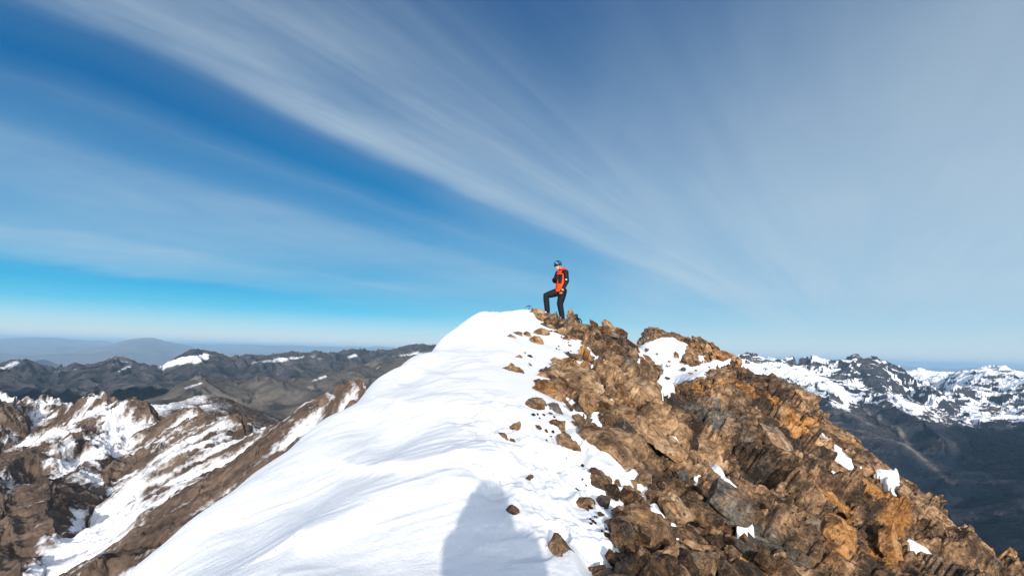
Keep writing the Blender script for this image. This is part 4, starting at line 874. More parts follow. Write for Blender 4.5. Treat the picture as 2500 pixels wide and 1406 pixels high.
 (c4, ((575, 370), (590, 310), (640, 290), (685, 330), (640, 400)), .5, .5, 'brown crag standing in the snow of the second top'),
 (c4, ((500, 355), (520, 290), (550, 310), (560, 345), (520, 362)), .4, .4, 'small brown crag left of the larger one on the second top'),
 (c4, ((1040, 430), (1060, 310), (1095, 340), (1090, 400), (1060, 440)), .6, .65, 'orange brown pinnacle on the right shoulder of the second top'),
 (c4, ((1075, 540), (1080, 440), (1110, 425), (1140, 470), (1140, 545)), .6, .6, 'tan upright block under the pinnacle of the second top'),
 (c4, ((655, 590), (690, 540), (740, 560), (745, 600), (690, 605)), .6, .95, 'orange rock below the snowfield of the second top'),
]
landmarks = []
for f, pts, tone, warm, lab in HAND:
    o = outline_rock([f(*q) for q in pts], tone, warm, lab, name='rock' if f is not c5 else 'boulder')
    q = [f(*q) for q in pts]; landmarks.append((sum(a[0] for a in q) / len(q), sum(a[1] for a in q) / len(q), o, max(a[0] for a in q) - min(a[0] for a in q)))

# scree: one mesh of each kind, then copies, each placed and coloured on its own
KINDS = [clipped_rock('scree_block', 100 + k, ((0.5, 0.42, 0.34), (0.55, 0.36, 0.2), (0.62, 0.34, 0.26), (0.48, 0.46, 0.4))[k % 4], 8 + k % 4) for k in range(16)]
SHAPE = ['angular', 'flat', 'long', 'blocky']
def inpoly(x, y, poly): return sdist(np.array([float(x)]), np.array([float(y)]), poly)[0] > 0
AREAS = [([(1290, 960), (1345, 1000), (1385, 1080), (1440, 1150), (1430, 1190), (1360, 1110), (1300, 1020)], 22, 5, 18, 'small stones in the churned snow'), ([(1400, 1180), (1455, 1200), (1480, 1280), (1490, 1360), (1440, 1300)], 16, 6, 22, 'small stones in the churned snow'), ([(1330, 810), (1425, 840), (1410, 905), (1300, 930), (1250, 900)], 10, 4, 10, 'small stones on the snow below the summit'), ([(1500, 1330), (1720, 1340), (1830, 1420), (1760, 1480), (1500, 1480)], 30, 56, 140, 'loose blocks of the scree'), ([(1490, 1200), (1640, 1190), (1760, 1215), (1840, 1310), (1930, 1400), (1500, 1400)], 84, 36, 112, 'loose blocks of the scree'), ([(1560, 1150), (1640, 1130), (1740, 1190), (1620, 1230)], 24, 18, 46, 'loose blocks of the scree'),
         ([(1380, 985), (1500, 1000), (1480, 1050), (1400, 1040)], 22, 16, 42, 'rocks in the upper rock edge'), ([(1440, 870), (1540, 870), (1560, 920), (1460, 920)], 16, 18, 44, 'rocks in the upper rock edge'),
         ([(1350, 790), (1410, 800), (1530, 850), (1550, 870), (1450, 860)], 16, 14, 36, 'rocks along the summit crest'), ([(1570, 850), (1760, 880), (1720, 930), (1600, 940)], 18, 4, 14, 'stones on the snowfield of the second top'),
         ([(1650, 820), (1790, 870), (1760, 900), (1690, 850)], 16, 14, 34, 'rocks on the second top'), ([(2120, 1130), (2200, 1200), (2350, 1300), (2200, 1330), (2080, 1180)], 14, 9, 26, 'rocks along the right hand spur')]
def relation(x, y):
    best = sorted(landmarks, key=lambda L: math.hypot(L[0] - x, (L[1] - y) * 1.2))[:4]; out = []
    for L in best:
        dx, dy = x - L[0], y - L[1]
        rel = ('right of' if dx > 0 else 'left of') if abs(dx) > 1.3 * abs(dy) else ('below' if dy > 0 else 'above') if abs(dy) > 1.6 * abs(dx) else (('below and ' if dy > 0 else 'above and ') + ('right of' if dx > 0 else 'left of'))
        lb = L[2]['label'].split(',')[0]; cut = lb
        if len(cut.split()) + len(rel.split()) + 1 > 12:
            ks_ = [cut.find(w) for w in (' on ', ' at ', ' beside ', ' below ', ' above ', ' in ', ' just ', ' under ', ' between ', ' touching ', ' running ', ' slanting ', ' standing ', ' with ', ' near ', ' leaning ', ' right ', ' bulging ', ' against ', ' capping ', ' alone ', ' half ', ' tapering ', ' left ', ' speckled ', ' pitted ', ' pointing ', ' wedged ', ' capped ', ' topped ', ' sunk ', ' sticking ', ' lying ')]
            ks_ = [k for k in ks_ if k > 8]
            if ks_: cut = cut[:min(ks_)]
        out.append(rel + ' the ' + cut)
    return out
used = set(); serial = 0; SKIP = {1, 11, 18, 30, 33, 87, 13, 19, 41, 52, 55, 58, 60, 61, 63, 65, 67, 78, 89, 95, 96, 97, 98, 100, 101, 102, 110, 113, 114, 116, 117, 119, 122, 127, 128, 129, 133, 146, 149, 150, 153, 154, 156, 157, 159, 160, 161, 163, 165, 181, 198, 216, 218, 219, 221, 222, 224, 226, 227, 229}
SIZES = ['small', 'fist sized', 'middling', 'large']
for poly, n, lo, hi, grp in AREAS:
    x0, x1, y0, y1 = min(q[0] for q in poly), max(q[0] for q in poly), min(q[1] for q in poly), max(q[1] for q in poly)
    done, spots, tries = 0, [], 0
    while done < n and tries < 4000:
        tries += 1
        x, y = rng.uniform(x0, x1), rng.uniform(y0, y1); dpx = lo * (hi / lo) ** (rng.random() ** 1.5)
        if not inpoly(x, y, poly) or any(math.hypot(x - a, y - b) < 0.36 * (dpx + c) for a, b, c in spots): continue
        if any(math.hypot(x - L[0], y - L[1]) < 0.30 * L[3] for L in landmarks): continue
        h = BASE.hit(x, y)
        if h is None: continue
        r = math.hypot(h[0], h[1]); s = dpx * r / F0; k = rng.randrange(len(KINDS))
        tone, warm = rng.random(), min(1, max(0, rng.gauss(0.42, 0.24)))
        nrm = bnormal(h); loc = np.array([h[0], h[1], surf(h)]) + nrm * 0.34 * s
        colour = 'orange' if warm > 0.72 else 'grey' if warm < 0.2 else ('dark brown' if tone < 0.3 else 'brown' if tone < 0.65 else 'tan')
        sz = 'small' if dpx < lo * 1.35 else 'large' if dpx > hi * 0.7 else 'middling'
        rels = relation(x, y); cand = [f'{sz} {colour} {SHAPE[k % 4]} rock {q}' for q in rels] + [f'{sz} {colour} {SHAPE[k % 4]} rock {rels[0]}, {q}' for q in rels[1:3]] + [f'{sz} {colour} {w} {SHAPE[k % 4]} rock {q}' for q in rels for w in ('rough', 'chipped', 'sharp edged')]
        lab = next((c for c in cand if c not in used and len(c.split()) <= 16), None)
        if lab is None: continue
        used.add(lab); serial += 1; spots.append((x, y, dpx)); done += 1
        rv = [rng.uniform(-.5, .5) for _ in range(5)] + [rng.uniform(-.3, .3)]
        if serial in SKIP: continue            # buried under its neighbours, nothing of it shows
        o = add_thing('scree_rock' if 'scree' in grp else 'rock', KINDS[k], loc, lab, 'rock', grp)
        ax = Vector(SLAB_AX) + Vector(rv[:3]); nv = Vector(nrm) + Vector(rv[3:])
        ax.normalize(); yv = nv.cross(ax).normalized(); zv = ax.cross(yv).normalized()
        o.rotation_euler = Matrix((ax, yv, zv)).transposed().to_euler(); o.scale = (s,) * 3; o.color = (tone, warm, 0, 1)

# ------------------------------------------------------------------ people and their gear
def flat(name, col, rough=0.7, spec=0.3, bump=0.0, scale=60, vary=0.25):
    m, t, b = newmat(name)
    pos = t.new('ShaderNodeTexCoord').outputs['Object']
    n = t.noise(pos, scale * 0.15, 5, 0.6)
    t.put(b.inputs['Base Color'], t.ramp(n, [(0.25, tuple(c * (1 - vary) for c in col)), (0.75, tuple(min(1, c * (1 + vary)) for c in col))]))
    t.put(b.inputs['Roughness'], rough); t.put(b.inputs['Specular IOR Level'], spec)
    if bump:
        bp = t.new('ShaderNodeBump'); t.put(bp.inputs['Strength'], bump); t.put(bp.inputs['Distance'], 0.01)
        t.put(bp.inputs['Height'], t.noise(pos, scale, 4, 0.6)); t.l.new(bp.outputs[0], b.inputs['Normal'])
    return m
M_SKIN = flat('skin', (0.52, 0.29, 0.20), 0.55, 0.35, 0.1, 40, 0.12)
M_ORANGE = flat('orange_shell', (0.80, 0.055, 0.004), 0.65, 0.2, 0.5, 18, 0.12)
M_RED = flat('red_hood', (0.70, 0.028, 0.014), 0.6, 0.3, 0.4, 18, 0.15)
M_BLACK = flat('black_shell', (0.006, 0.0065, 0.011), 0.7, 0.22, 0.5, 18)
M_TROUSER = flat('black_trouser', (0.006, 0.0065, 0.012), 0.75, 0.2, 0.6, 16)
M_HELMET = flat('blue_helmet', (0.008, 0.075, 0.135), 0.35, 0.4, 0, 10, 0.1)
M_DARK = flat('dark_rubber', (0.012, 0.012, 0.013), 0.6, 0.4)
M_LENS = flat('dark_lens', (0.006, 0.008, 0.008), 0.08, 0.8, 0, 10, 0)
M_WHITE = flat('white_print', (0.8, 0.82, 0.84), 0.5)
M_TAN = flat('tan_leather', (0.50, 0.27, 0.08), 0.7, 0.25, 0.3, 40)
M_BOOT = flat('boot_leather', (0.17, 0.10, 0.10), 0.6, 0.3, 0.4, 30)
M_STEEL = flat('dark_steel', (0.012, 0.013, 0.016), 0.5, 0.4)
M_HAIR = flat('dark_hair', (0.02, 0.014, 0.01), 0.6, 0.3)

class Blob:
    def __init__(s): s.bm = bmesh.new()
    def ell(s, c, rad, rot=None):
        M = Matrix.Translation(Vector(c)) @ (rot.to_4x4() if rot else Matrix.Identity(4)) @ Matrix.Diagonal((rad[0], rad[1], rad[2], 1))
        bmesh.ops.create_icosphere(s.bm, subdivisions=3, radius=1.0, matrix=M)
    def ring(s, c, a, b, n): return [s.bm.verts.new(Vector(c) + a * math.cos(2 * math.pi * k / n) + b * math.sin(2 * math.pi * k / n)) for k in range(n)]
    def loft(s, rings):
        for r0, r1 in zip(rings[:-1], rings[1:]):
            n = len(r0)
            for k in range(n): s.bm.faces.new((r0[k], r0[(k + 1) % n], r1[(k + 1) % n], r1[k]))
        s.bm.faces.new(list(reversed(rings[0]))); s.bm.faces.new(rings[-1])
    def limb(s, pts, rad, n=16, caps=True):
        pts = [Vector(p) for p in pts]; rings = []
        for i, p in enumerate(pts):
            d = (pts[min(i + 1, len(pts) - 1)] - pts[max(i - 1, 0)]).normalized()
            ref = Vector((0, 1, 0)) if abs(d.y) < 0.8 else Vector((1, 0, 0))
            a = d.cross(ref).normalized(); b = d.cross(a).normalized()
            q = rad[i] if isinstance(rad[i], tuple) else (rad[i], rad[i])
            rings.append(s.ring(p, a * q[0], b * q[1], n))
        s.loft(rings)
        if caps:
            for p, q in ((pts[0], rad[0]), (pts[-1], rad[-1])):
                q = min(q) if isinstance(q, tuple) else q
                s.ell(p, (q, q, q))
    def build(s, name, mats, parent=None, voxel=None, smooth=3, label=None):
        bmesh.ops.recalc_face_normals(s.bm, faces=s.bm.faces[:])
        me = bpy.data.meshes.new(name); s.bm.to_mesh(me); s.bm.free()
        o = bpy.data.objects.new(name, me); COL.objects.link(o)
        if voxel:
            md = o.modifiers.new('r', 'REMESH'); md.mode = 'VOXEL'; md.voxel_size = voxel
            if smooth: ms = o.modifiers.new('s', 'SMOOTH'); ms.factor = 0.5; ms.iterations = smooth
            dg = bpy.context.evaluated_depsgraph_get()
            m2 = bpy.data.meshes.new_from_object(o.evaluated_get(dg)); o.modifiers.clear(); o.data = m2; bpy.data.meshes.remove(me); m2.name = name; me = m2
        me.materials.clear()
        for m in (mats if isinstance(mats, (list, tuple)) else [mats]): me.materials.append(m)
        me.polygons.foreach_set('use_smooth', np.ones(len(me.polygons), bool))
        if parent: o.parent = parent
        if label: o['label'] = label
        return o
def basis(fwd, up=(0, 0, 1)):
    f = Vector(fwd).normalized(); l = Vector(up).cross(f).normalized(); u = f.cross(l).normalized()
    return f, l, u, Matrix((f, l, u)).transposed()
def lerp(a, b, t): return tuple(Vector(a).lerp(Vector(b), t))

def add_hand(B, wrist, direc, palm_n, r=1.0, curl=0.7, thumb_side=1):
    """palm, four bent fingers of their own lengths and a thumb from the side of the palm"""
    d = Vector(direc).normalized(); n = Vector(palm_n); n = (n - d * n.dot(d)).normalized(); w = d.cross(n).normalized() * thumb_side
    W = Vector(wrist); K = W + d * 0.088 * r
    B.limb([W, W + d * 0.04 * r, K], [(0.026 * r, 0.026 * r)] * 3)
    for off in (-0.024, -0.008, 0.008, 0.024): B.limb([W + d * 0.02 * r + w * off * 0.7 * r, K + w * off * r], [0.014 * r, 0.012 * r], 10)
    for off, L in ((0.027, 0.070), (0.009, 0.080), (-0.009, 0.075), (-0.027, 0.058)):
        p = K + w * off * r; pts = [p]; a = 0.25 * curl
        for seg in (0.45, 0.32, 0.23):
            dd = d * math.cos(a) + n * math.sin(a); p = p + dd * L * seg * r; pts.append(p); a += 0.85 * curl
        B.limb(pts, [0.0115 * r, 0.0105 * r, 0.0095 * r, 0.0085 * r], 10)
    t0 = W + d * 0.03 * r + w * 0.028 * r; t1 = t0 + (d * 0.6 + w * 0.6 + n * 0.35).normalized() * 0.042 * r; t2 = t1 + (d * 0.85 + w * 0.05 + n * 0.5).normalized() * 0.034 * r
    B.limb([t0, t1, t2], [0.014 * r, 0.012 * r, 0.010 * r], 10)

def make_person(J, loc, label, rotz=0.0, helmet=True, colors=None, hood_up=False):
    C = dict(jacket=M_ORANGE, hood=M_RED, sleeve=M_BLACK, panel=M_BLACK, trouser=M_TROUSER, boot=M_BOOT, glove=M_TAN, glove2=M_BLACK)
    C.update(colors or {})
    f, l, u, RM = basis(J['chest_dir']); hf_, hl, hu, HM = basis(J['face_dir'], J.get('head_up', (0, 0, 1)))
    head = Vector(J['head'])
    # ---- body: one continuous surface
    B = Blob()
    H = lambda a, b, c: head + hf_ * a + hl * b + hu * c
    B.ell(H(-0.012, 0, 0.035), (0.098, 0.078, 0.092), HM)
    B.ell(H(0.028, 0, -0.045), (0.066, 0.058, 0.075), HM)
    B.ell(H(0.055, 0, -0.092), (0.028, 0.030, 0.022), HM)
    B.limb([H(0.083, 0, 0.022), H(0.097, 0, -0.006), H(0.108, 0, -0.024)], [0.008, 0.011, 0.014], 10)
    B.ell(H(0.084, 0, -0.058), (0.012, 0.024, 0.006), HM); B.ell(H(0.082, 0, -0.070), (0.012, 0.020, 0.006), HM)
    B.ell(H(0.078, 0, 0.030), (0.014, 0.050, 0.010), HM)
    for sg in (1, -1):
        B.ell(H(0.0, sg * 0.080, -0.012), (0.020, 0.008, 0.032), HM); B.ell(H(0.058, sg * 0.036, -0.018), (0.026, 0.020, 0.018), HM)
        B.ell(H(0.078, sg * 0.031, 0.006), (0.010, 0.014, 0.008), HM)
    nk = Vector(J['neck'])
    B.limb([nk - Vector((0, 0, 0.06)), nk, H(-0.02, 0, -0.06)], [0.062, 0.056, 0.056])
    tor = J['torso']
    B.loft([B.ring(c, f * rx * 0.82, l * ry * 0.82, 20) for c, rx, ry in tor])
    for s_ in ('L', 'R'):
        B.limb([J['sh' + s_], lerp(J['sh' + s_], J['el' + s_], .5), J['el' + s_], lerp(J['el' + s_], J['wr' + s_], .4), J['wr' + s_]], [0.050, 0.046, 0.038, 0.037, 0.027])
        B.limb([J['hip' + s_], lerp(J['hip' + s_], J['kn' + s_], .5), J['kn' + s_], lerp(J['kn' + s_], J['an' + s_], .35), J['an' + s_]], [0.085, 0.074, 0.055, 0.054, 0.040])
        B.limb([J['an' + s_], lerp(J['heel' + s_], J['toe' + s_], .4), J['toe' + s_]], [0.036, 0.034, 0.026])
        hd = J['hand' + s_]; add_hand(B, J['wr' + s_], hd[0], hd[1], 0.94, hd[2], hd[3])
    body = B.build('person', M_SKIN, None, 0.0075, 2)
    body.location = loc; body.rotation_euler = (0, 0, rotz); body['label'] = label; body['category'] = 'person'
    # ---- jacket, sleeves, hood
    B = Blob(); B.loft([B.ring(c, f * rx, l * ry, 28) for c, rx, ry in tor])
    c, rx, ry = tor[-1]; B.limb([Vector(c), nk + Vector((0, 0, 0.035))], [(0.083, 0.083), (0.072, 0.072)], 16, False)
    for s_ in ('L', 'R'): B.ell(lerp(J['sh' + s_], tor[-2][0], 0.22), (0.088, 0.088, 0.080))
    jk = B.build('jacket', [C['jacket'], C['panel']], body, 0.012, 4)
    me = jk.data; ctr = np.empty(len(me.polygons) * 3); me.polygons.foreach_get('center', ctr); ctr = ctr.reshape(-1, 3); nm = np.empty(len(me.polygons) * 3); me.polygons.foreach_get('normal', nm); nm = nm.reshape(-1, 3)
    o0 = np.array(tor[2][0]); sp = (ctr - o0) @ np.array(l); fr = nm @ np.array(f); zz = ctr[:, 2] - tor[0][0][2]
    slant = np.abs(sp) - 0.045 - 0.10 * np.clip(0.42 - zz, 0, 1) * 0.5
    pan = (fr > 0.12) & (slant > -0.015 - 0.06 * (zz - 0.2)) & (np.abs(sp) < 0.155 - 0.05 * np.clip(0.4 - zz, 0, .3) / .3) & (zz > 0.24) & (zz < 0.53)
    yoke = (zz > 0.55) & (np.abs(sp) > 0.10)
    coll = (zz > 0.645) & (fr > 0.25)
    hemb = (zz < 0.075) & (fr < 0.0)
    me.polygons.foreach_set('material_index', (pan | yoke | coll | hemb).astype(np.int32))
    for s_ in ('L', 'R'):
        B = Blob(); e, w = J['el' + s_], J['wr' + s_]
        B.limb([J['sh' + s_], lerp(J['sh' + s_], e, .5), e, lerp(e, w, .5), lerp(e, w, .93)], [0.085, 0.074, 0.066, 0.060, 0.052])
        sl = B.build('sleeve', C['sleeve'], jk, 0.011, 4)
    B = Blob(); z_ = nk + Vector((0, 0, 0.02))
    B.limb([z_ + f * 0.075 + l * 0.055, z_ + l * 0.095 - f * 0.01 + Vector((0, 0, .012)), z_ - f * 0.105 + l * 0.065 + Vector((0, 0, .02)), z_ - f * 0.13 + Vector((0, 0, .015)), z_ - f * 0.105 - l * 0.065 + Vector((0, 0, .02)), z_ - l * 0.095 - f * 0.01 + Vector((0, 0, .012)), z_ + f * 0.075 - l * 0.055],
           [0.026, 0.038, 0.050, 0.055, 0.050, 0.038, 0.026])
    B.ell(z_ - f * 0.135 - Vector((0, 0, 0.045)), (0.045, 0.085, 0.07), RM)
    if hood_up:
        B.ell(H(-0.035, 0, 0.045), (0.120, 0.112, 0.130), HM)
        B.limb([H(-0.045, 0, 0.02), H(-0.05, 0, -0.10), nk - f * 0.04 - Vector((0, 0, 0.05))], [(0.115, 0.125), (0.14, 0.175), (0.15, 0.235)], 18)
    B.build('hood', C['hood'], jk, 0.011, 4)
    B = Blob(); B.limb([Vector(c_) + f * (rx_ + 0.004) for c_, rx_, ry_ in tor[1:-1]], [0.006] * (len(tor) - 2), 8); B.build('zip', M_DARK, jk)
    if helmet:
        e, w = Vector(J['elL']), Vector(J['wrL']); up_ = (Vector(J['shL']) - e).normalized()
        B = Blob(); q = Vector(e) + up_ * 0.05 + Vector((-0.02, -0.066, 0)); B.ell(q, (0.034, 0.010, 0.014)); B.build('badge', M_WHITE, jk)
    # ---- trousers
    B = Blob()
    B.loft([B.ring(c_, f * rx_ * 0.97, l * ry_ * 0.97, 24) for c_, rx_, ry_ in (tor[0], tor[1])])
    pc = (Vector(J['hipL']) + Vector(J['hipR'])) / 2; B.ell(pc + Vector((0, 0, 0.01)), (0.135, 0.155, 0.12), RM)
    for s_ in ('L', 'R'):
        h, k, a = J['hip' + s_], J['kn' + s_], J['an' + s_]
        B.limb([h, lerp(h, k, .35), lerp(h, k, .75), k, lerp(k, a, .22), lerp(k, a, .6), lerp(k, a, .9), lerp(k, a, 1.02)], [0.124, 0.122, 0.106, 0.097, 0.091, 0.085, 0.084, 0.078])
        B.ell(lerp(k, a, .72), (0.080, 0.078, 0.045)); B.ell(lerp(h, k, .9), (0.094, 0.088, 0.06))
    tr = B.build('trousers', C['trouser'], body, 0.013, 3)
    # ---- boots
    for s_ in ('L', 'R'):
        B = Blob(); a, t_, h_ = Vector(J['an' + s_]), Vector(J['toe' + s_]), Vector(J['heel' + s_])
        B.limb([a + Vector((0, 0, .07)), a, lerp(h_, a, .35)], [0.056, 0.056, 0.050]); B.limb([h_, lerp(h_, t_, .5), t_], [(0.043, 0.043), (0.047, 0.047), (0.038, 0.042)]); B.limb([lerp(h_, t_, .28) + Vector((0, 0, .055)) if False else Vector(lerp(h_, t_, .28)) + Vector((0, 0, .05)), Vector(lerp(h_, t_, .75)) + Vector((0, 0, .012))], [0.046, 0.040])
        bt_ = B.build('boot', C['boot'], body, 0.009, 3)
        B = Blob(); dn_ = Vector((0, 0, -0.036)); B.limb([h_ + dn_, Vector(lerp(h_, t_, .5)) + dn_, t_ + dn_ + Vector((0, 0, .008))], [(0.014, 0.044), (0.012, 0.050), (0.012, 0.042)]) ; B.build('sole', M_DARK, bt_, 0.007, 1)
        B = Blob(); B.limb([Vector(lerp(h_, t_, .30)) + Vector((0, -.046, .03)), Vector(lerp(h_, t_, .62)) + Vector((0, -.046, .005))], [0.010, 0.008], 8); B.build('stripe', M_WHITE, bt_)
    # ---- gloves
    for s_, gm in (('L', C['glove']), ('R', C['glove2'])):
        if gm is None: continue
        B = Blob(); hd = J['hand' + s_]; add_hand(B, J['wr' + s_], hd[0], hd[1], 1.22, hd[2], hd[3])
        W = Vector(J['wr' + s_]); d_h = Vector(hd[0]).normalized(); B.limb([W - d_h * 0.035, W + d_h * 0.03], [0.046, 0.040])
        g = B.build('glove', [gm, M_BLACK], body, 0.006, 2)
        me = g.data; ctr = np.empty(len(me.polygons) * 3); me.polygons.foreach_get('center', ctr); q = (ctr.reshape(-1, 3) - np.array(W)) @ np.array(d_h)
        if gm is M_TAN: me.polygons.foreach_set('material_index', ((q > 0.055) & (q < 0.105)).astype(np.int32))
    if helmet:
        B = Blob(); bmesh.ops.create_uvsphere(B.bm, u_segments=32, v_segments=20, radius=1.0)
        bmesh.ops.bisect_plane(B.bm, geom=B.bm.verts[:] + B.bm.edges[:] + B.bm.faces[:], plane_co=(0, 0, -0.18), plane_no=(0.18, 0, -1), clear_outer=True)
        ed = [e for e in B.bm.edges if e.is_boundary]; ex_ = bmesh.ops.extrude_edge_only(B.bm, edges=ed)
        for v in [g_ for g_ in ex_['geom'] if isinstance(g_, bmesh.types.BMVert)]: v.co = Vector((v.co.x * 0.86, v.co.y * 0.86, v.co.z + 0.03))
        for v in B.bm.verts: v.co = H(-0.010 + v.co.x * 0.130, v.co.y * 0.108, 0.055 + v.co.z * 0.112)
        hm = B.build('helmet', M_HELMET, body)
        B = Blob(); pts = []
        for k in range(25):
            a = 2 * math.pi * k / 24; pts.append(H(-0.010 + math.cos(a) * 0.128, math.sin(a) * 0.107, 0.055 - 0.020 - 0.022 * 0 + 0.018 * math.cos(a) - 0.012))
        B.limb(pts, [0.0075] * 25, 8, False); B.build('rim', M_DARK, hm)
        for sg in (1, -1):
            B = Blob(); B.limb([H(0.02, sg * 0.098, 0.03), H(0.012, sg * 0.088, -0.03), H(0.035, sg * 0.060, -0.085), H(0.045, 0, -0.118)], [0.006] * 4, 8); B.build('strap', M_DARK, hm)
            B = Blob(); B.ell(H(-0.045, sg * 0.092, 0.095), (0.026, 0.012, 0.012), HM); B.build('vent', M_DARK, hm)
        B = Blob(); q = H(0.095, 0.035, 0.108); dd = (q - H(-0.01, 0, 0.055)).normalized(); _, ql, qu, QM = basis(dd)
        vs = [B.bm.verts.new(q + dd * 0.012 + ql * a + qu * b_) for a, b_ in ((0.020, 0), (0.007, 0.007), (0, 0.020), (-0.007, 0.007), (-0.020, 0), (-0.007, -0.007), (0, -0.020), (0.007, -0.007))]
        fc = B.bm.faces.new(vs); ex_ = bmesh.ops.extrude_face_region(B.bm, geom=[fc])
        for v in [g_ for g_ in ex_['geom'] if isinstance(g_, bmesh.types.BMVert)]: v.co -= dd * 0.010
        B.build('emblem', M_WHITE, hm)
        B = Blob()
        for sg in (1, -1): B.ell(H(0.096, sg * 0.036, 0.008), (0.010, 0.034, 0.023), HM); B.limb([H(0.092, sg * 0.066, 0.014), H(0.05, sg * 0.084, 0.012), H(-0.01, sg * 0.086, 0.006)], [0.005] * 3, 8)
        B.limb([H(0.104, 0.012, 0.014), H(0.104, -0.012, 0.014)], [0.005, 0.005], 8); B.build('sunglasses', M_LENS, body)
    else:
        B = Blob(); B.ell(H(-0.022, 0, 0.052), (0.102, 0.084, 0.088), HM); B.ell(H(-0.05, 0, 0.0), (0.07, 0.08, 0.07), HM); B.build('hair', M_HAIR, body, 0.008, 2)
    return body

# the climber on the summit, right boot up on a rock, seen from his left
FOOT = unproj(1372.0, 781.0, 17.1)
climber = dict(chest_dir=(-0.80, -0.60, 0), face_dir=(-0.70, -0.70, -0.26), head_up=(-0.12, 0, 1), head=(-0.150, -0.01, 1.625), neck=(-0.06, 0, 1.50),
    torso=[((-0.06, 0, .83), .150, .178), ((-0.065, 0, .95), .140, .172), ((-0.06, 0, 1.10), .132, .165), ((-0.045, 0, 1.26), .136, .182), ((-0.035, 0, 1.37), .125, .190), ((-0.035, 0, 1.44), .095, .165), ((-0.045, 0, 1.49), .072, .090)],
    shL=(.075, -.150, 1.415), elL=(.105, -.235, 1.135), wrL=(-.010, -.265, .905), handL=((-.35, -.02, -1), (-.7, .5, 0), .9, 1),
    shR=(-.135, .150, 1.415), elR=(-.235, .22, 1.165), wrR=(-.262, -.005, 1.215), handR=((.3, -.9, .1), (.8, .4, 0), 1.0, 1),
    hipL=(.005, -.075, .86), knL=(-.075, -.085, .475), anL=(-.005, -.075, .10), toeL=(-.15, -.13, .05), heelL=(.05, -.05, .05),
    hipR=(-.085, .075, .86), knR=(-.49, .045, .725), anR=(-.435, .06, .275), toeR=(-.60, .02, .215), heelR=(-.385, .07, .215))
FOOT[2] = surf(FOOT, False) - 0.005
make_person(climber, FOOT, 'climber in an orange and black jacket with one boot up on the summit rocks')

# whoever takes the picture stands behind the camera; only the shadow falls into view
pz = float(BASE.z(np.array([2.9]), np.array([0.72]))[0]) + 0.06
photog = dict(chest_dir=(0, 1, 0), face_dir=(0, 1, -0.03), head=(0, 0.03, 1.60), neck=(0, -0.01, 1.46),
    torso=[((0, 0, .83), .14, .18), ((0, 0, .95), .135, .172), ((0, 0, 1.10), .13, .17), ((0, 0, 1.25), .135, .185), ((0, -.01, 1.36), .125, .195), ((0, -.015, 1.42), .095, .17), ((0, -.01, 1.46), .07, .09)],
    shL=(-.185, 0, 1.39), elL=(-.20, .18, 1.18), wrL=(-.17, .40, 1.44), handL=((.25, .75, .6), (.6, -.2, 0), .8, -1), shR=(.185, 0, 1.39), elR=(.20, .18, 1.18), wrR=(.00, .40, 1.44), handR=((-.25, .75, .6), (-.6, -.2, 0), .8, 1),
    hipL=(-.10, 0, .88), knL=(-.13, .02, .48), anL=(-.15, 0, .09), toeL=(-.17, .15, .045), heelL=(-.145, -.05, .045), hipR=(.10, 0, .88), knR=(.13, .02, .48), anR=(.15, 0, .09), toeR=(.17, .15, .045), heelR=(.145, -.05, .045))
PH = (0.13, -0.56, pz)
make_person(photog, PH, 'person in dark clothes taking the picture with a phone', helmet=False, hood_up=True, colors=dict(jacket=M_BLACK, hood=M_BLACK, glove=M_BLACK))
bm = bmesh.new(); bmesh.ops.create_cube(bm, size=1.0)
for v in bm.verts: v.co = Vector((v.co.x * 0.15, v.co.y * 0.008, v.co.z * 0.072))
bmesh.ops.bevel(bm, geom=bm.edges[:], offset=0.003, segments=2, affect='EDGES')
me = bpy.data.meshes.new('phone'); bm.to_mesh(me); bm.free(); me.materials.append(M_DARK)
add_thing('phone', me, (PH[0] - 0.09, PH[1] + 0.50, PH[2] + 1.53), 'black phone held up by the person taking the picture', 'phone')

# ice axe planted beside the summit rocks
ax_loc = unproj(1290.0, 765.0, 17.0)
B = Blob(); B.limb([(0.0, 0, -0.25), (0.02, 0, 0.20), (0.028, 0, 0.30)], [(0.011, 0.016)] * 3, 10)
axe = B.build('ice_axe', M_STEEL); axe.location = ax_loc; axe.scale = (0.75, 1.2, 0.75); axe['label'] = 'dark ice axe planted in the snow at the summit rocks'; axe['category'] = 'ice axe'
B = Blob(); B.limb([(0.05, 0, 0.295), (0.028, 0, 0.305), (-0.03, 0, 0.297), (-0.08, 0, 0.268), (-0.115, 0, 0.225)], [(0.016, 0.008), (0.020, 0.011), (0.016, 0.008), (0.013, 0.007), (0.006, 0.004)], 10); B.build('pick', M_STEEL, axe)
B = Blob(); B.limb([(0.04, 0, 0.30), (0.08, 0, 0.285), (0.11, 0, 0.25)], [(0.014, 0.012), (0.010, 0.028), (0.006, 0.034)], 10); B.build('adze', M_STEEL, axe)
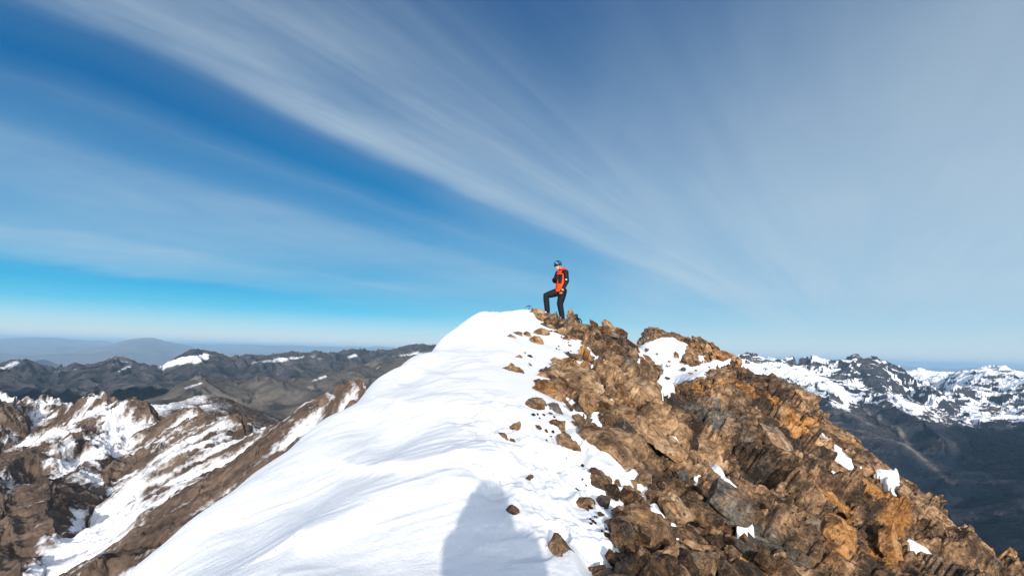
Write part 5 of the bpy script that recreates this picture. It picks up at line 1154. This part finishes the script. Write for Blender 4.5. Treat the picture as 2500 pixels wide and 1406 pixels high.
# backpack behind the pointed rock
bp_loc = unproj(1408.0, 795.0, 17.2)
B = Blob(); B.limb([(0.0, 0, 0.0), (-0.01, 0, 0.10), (-0.04, 0, 0.20), (-0.06, 0, 0.27)], [(0.11, 0.12), (0.12, 0.13), (0.105, 0.12), (0.08, 0.10)], 16, False)
pk = B.build('backpack', M_BLACK, None, 0.012, 4); pk.location = bp_loc; pk['label'] = 'black backpack lying behind the pointed rock at the summit'; pk['category'] = 'backpack'
B = Blob(); B.limb([(-0.03, 0, 0.245), (-0.055, 0, 0.275), (-0.085, 0, 0.29)], [(0.10, 0.12), (0.10, 0.12), (0.06, 0.09)], 16, False); B.build('lid', M_DARK, pk, 0.012, 3)
for sg in (1, -1):
    B = Blob(); B.limb([(-0.02 + 0.1, sg * 0.06, 0.22), (0.15, sg * 0.07, 0.14), (0.13, sg * 0.07, 0.03)], [(0.008, 0.025)] * 3, 8); B.build('strap', M_DARK, pk)
B = Blob(); B.ell((0.03, -0.125, 0.10), (0.06, 0.03, 0.07)); B.build('pocket', M_DARK, pk)
# ------------------------------------------------------------------ the air
HAZE_TOP = 420.0
def haze_box():
    bm = bmesh.new(); bmesh.ops.create_cube(bm, size=1.0)
    for v in bm.verts: v.co = Vector((v.co.x * 350000, v.co.y * 350000, -4801.5 if v.co.z < 0 else HAZE_TOP))
    me = bpy.data.meshes.new('haze'); bm.to_mesh(me); bm.free()
    m = bpy.data.materials.new('thin_air'); m.use_nodes = True; t = NT(m.node_tree); t.n.clear()
    v = t.new('ShaderNodeVolumePrincipled'); t.put(v.inputs['Color'], (0.42, 0.70, 1.0)); t.put(v.inputs['Density'], 2.1e-5); t.put(v.inputs['Anisotropy'], 0.0)
    o = t.new('ShaderNodeOutputMaterial'); t.l.new(v.outputs[0], o.inputs['Volume'])
    me.materials.append(m); ob = bpy.data.objects.new('haze', me); COL.objects.link(ob); ob['kind'] = 'stuff'; ob['label'] = 'thin blue air between the mountains'; ob['category'] = 'haze'
haze_box()
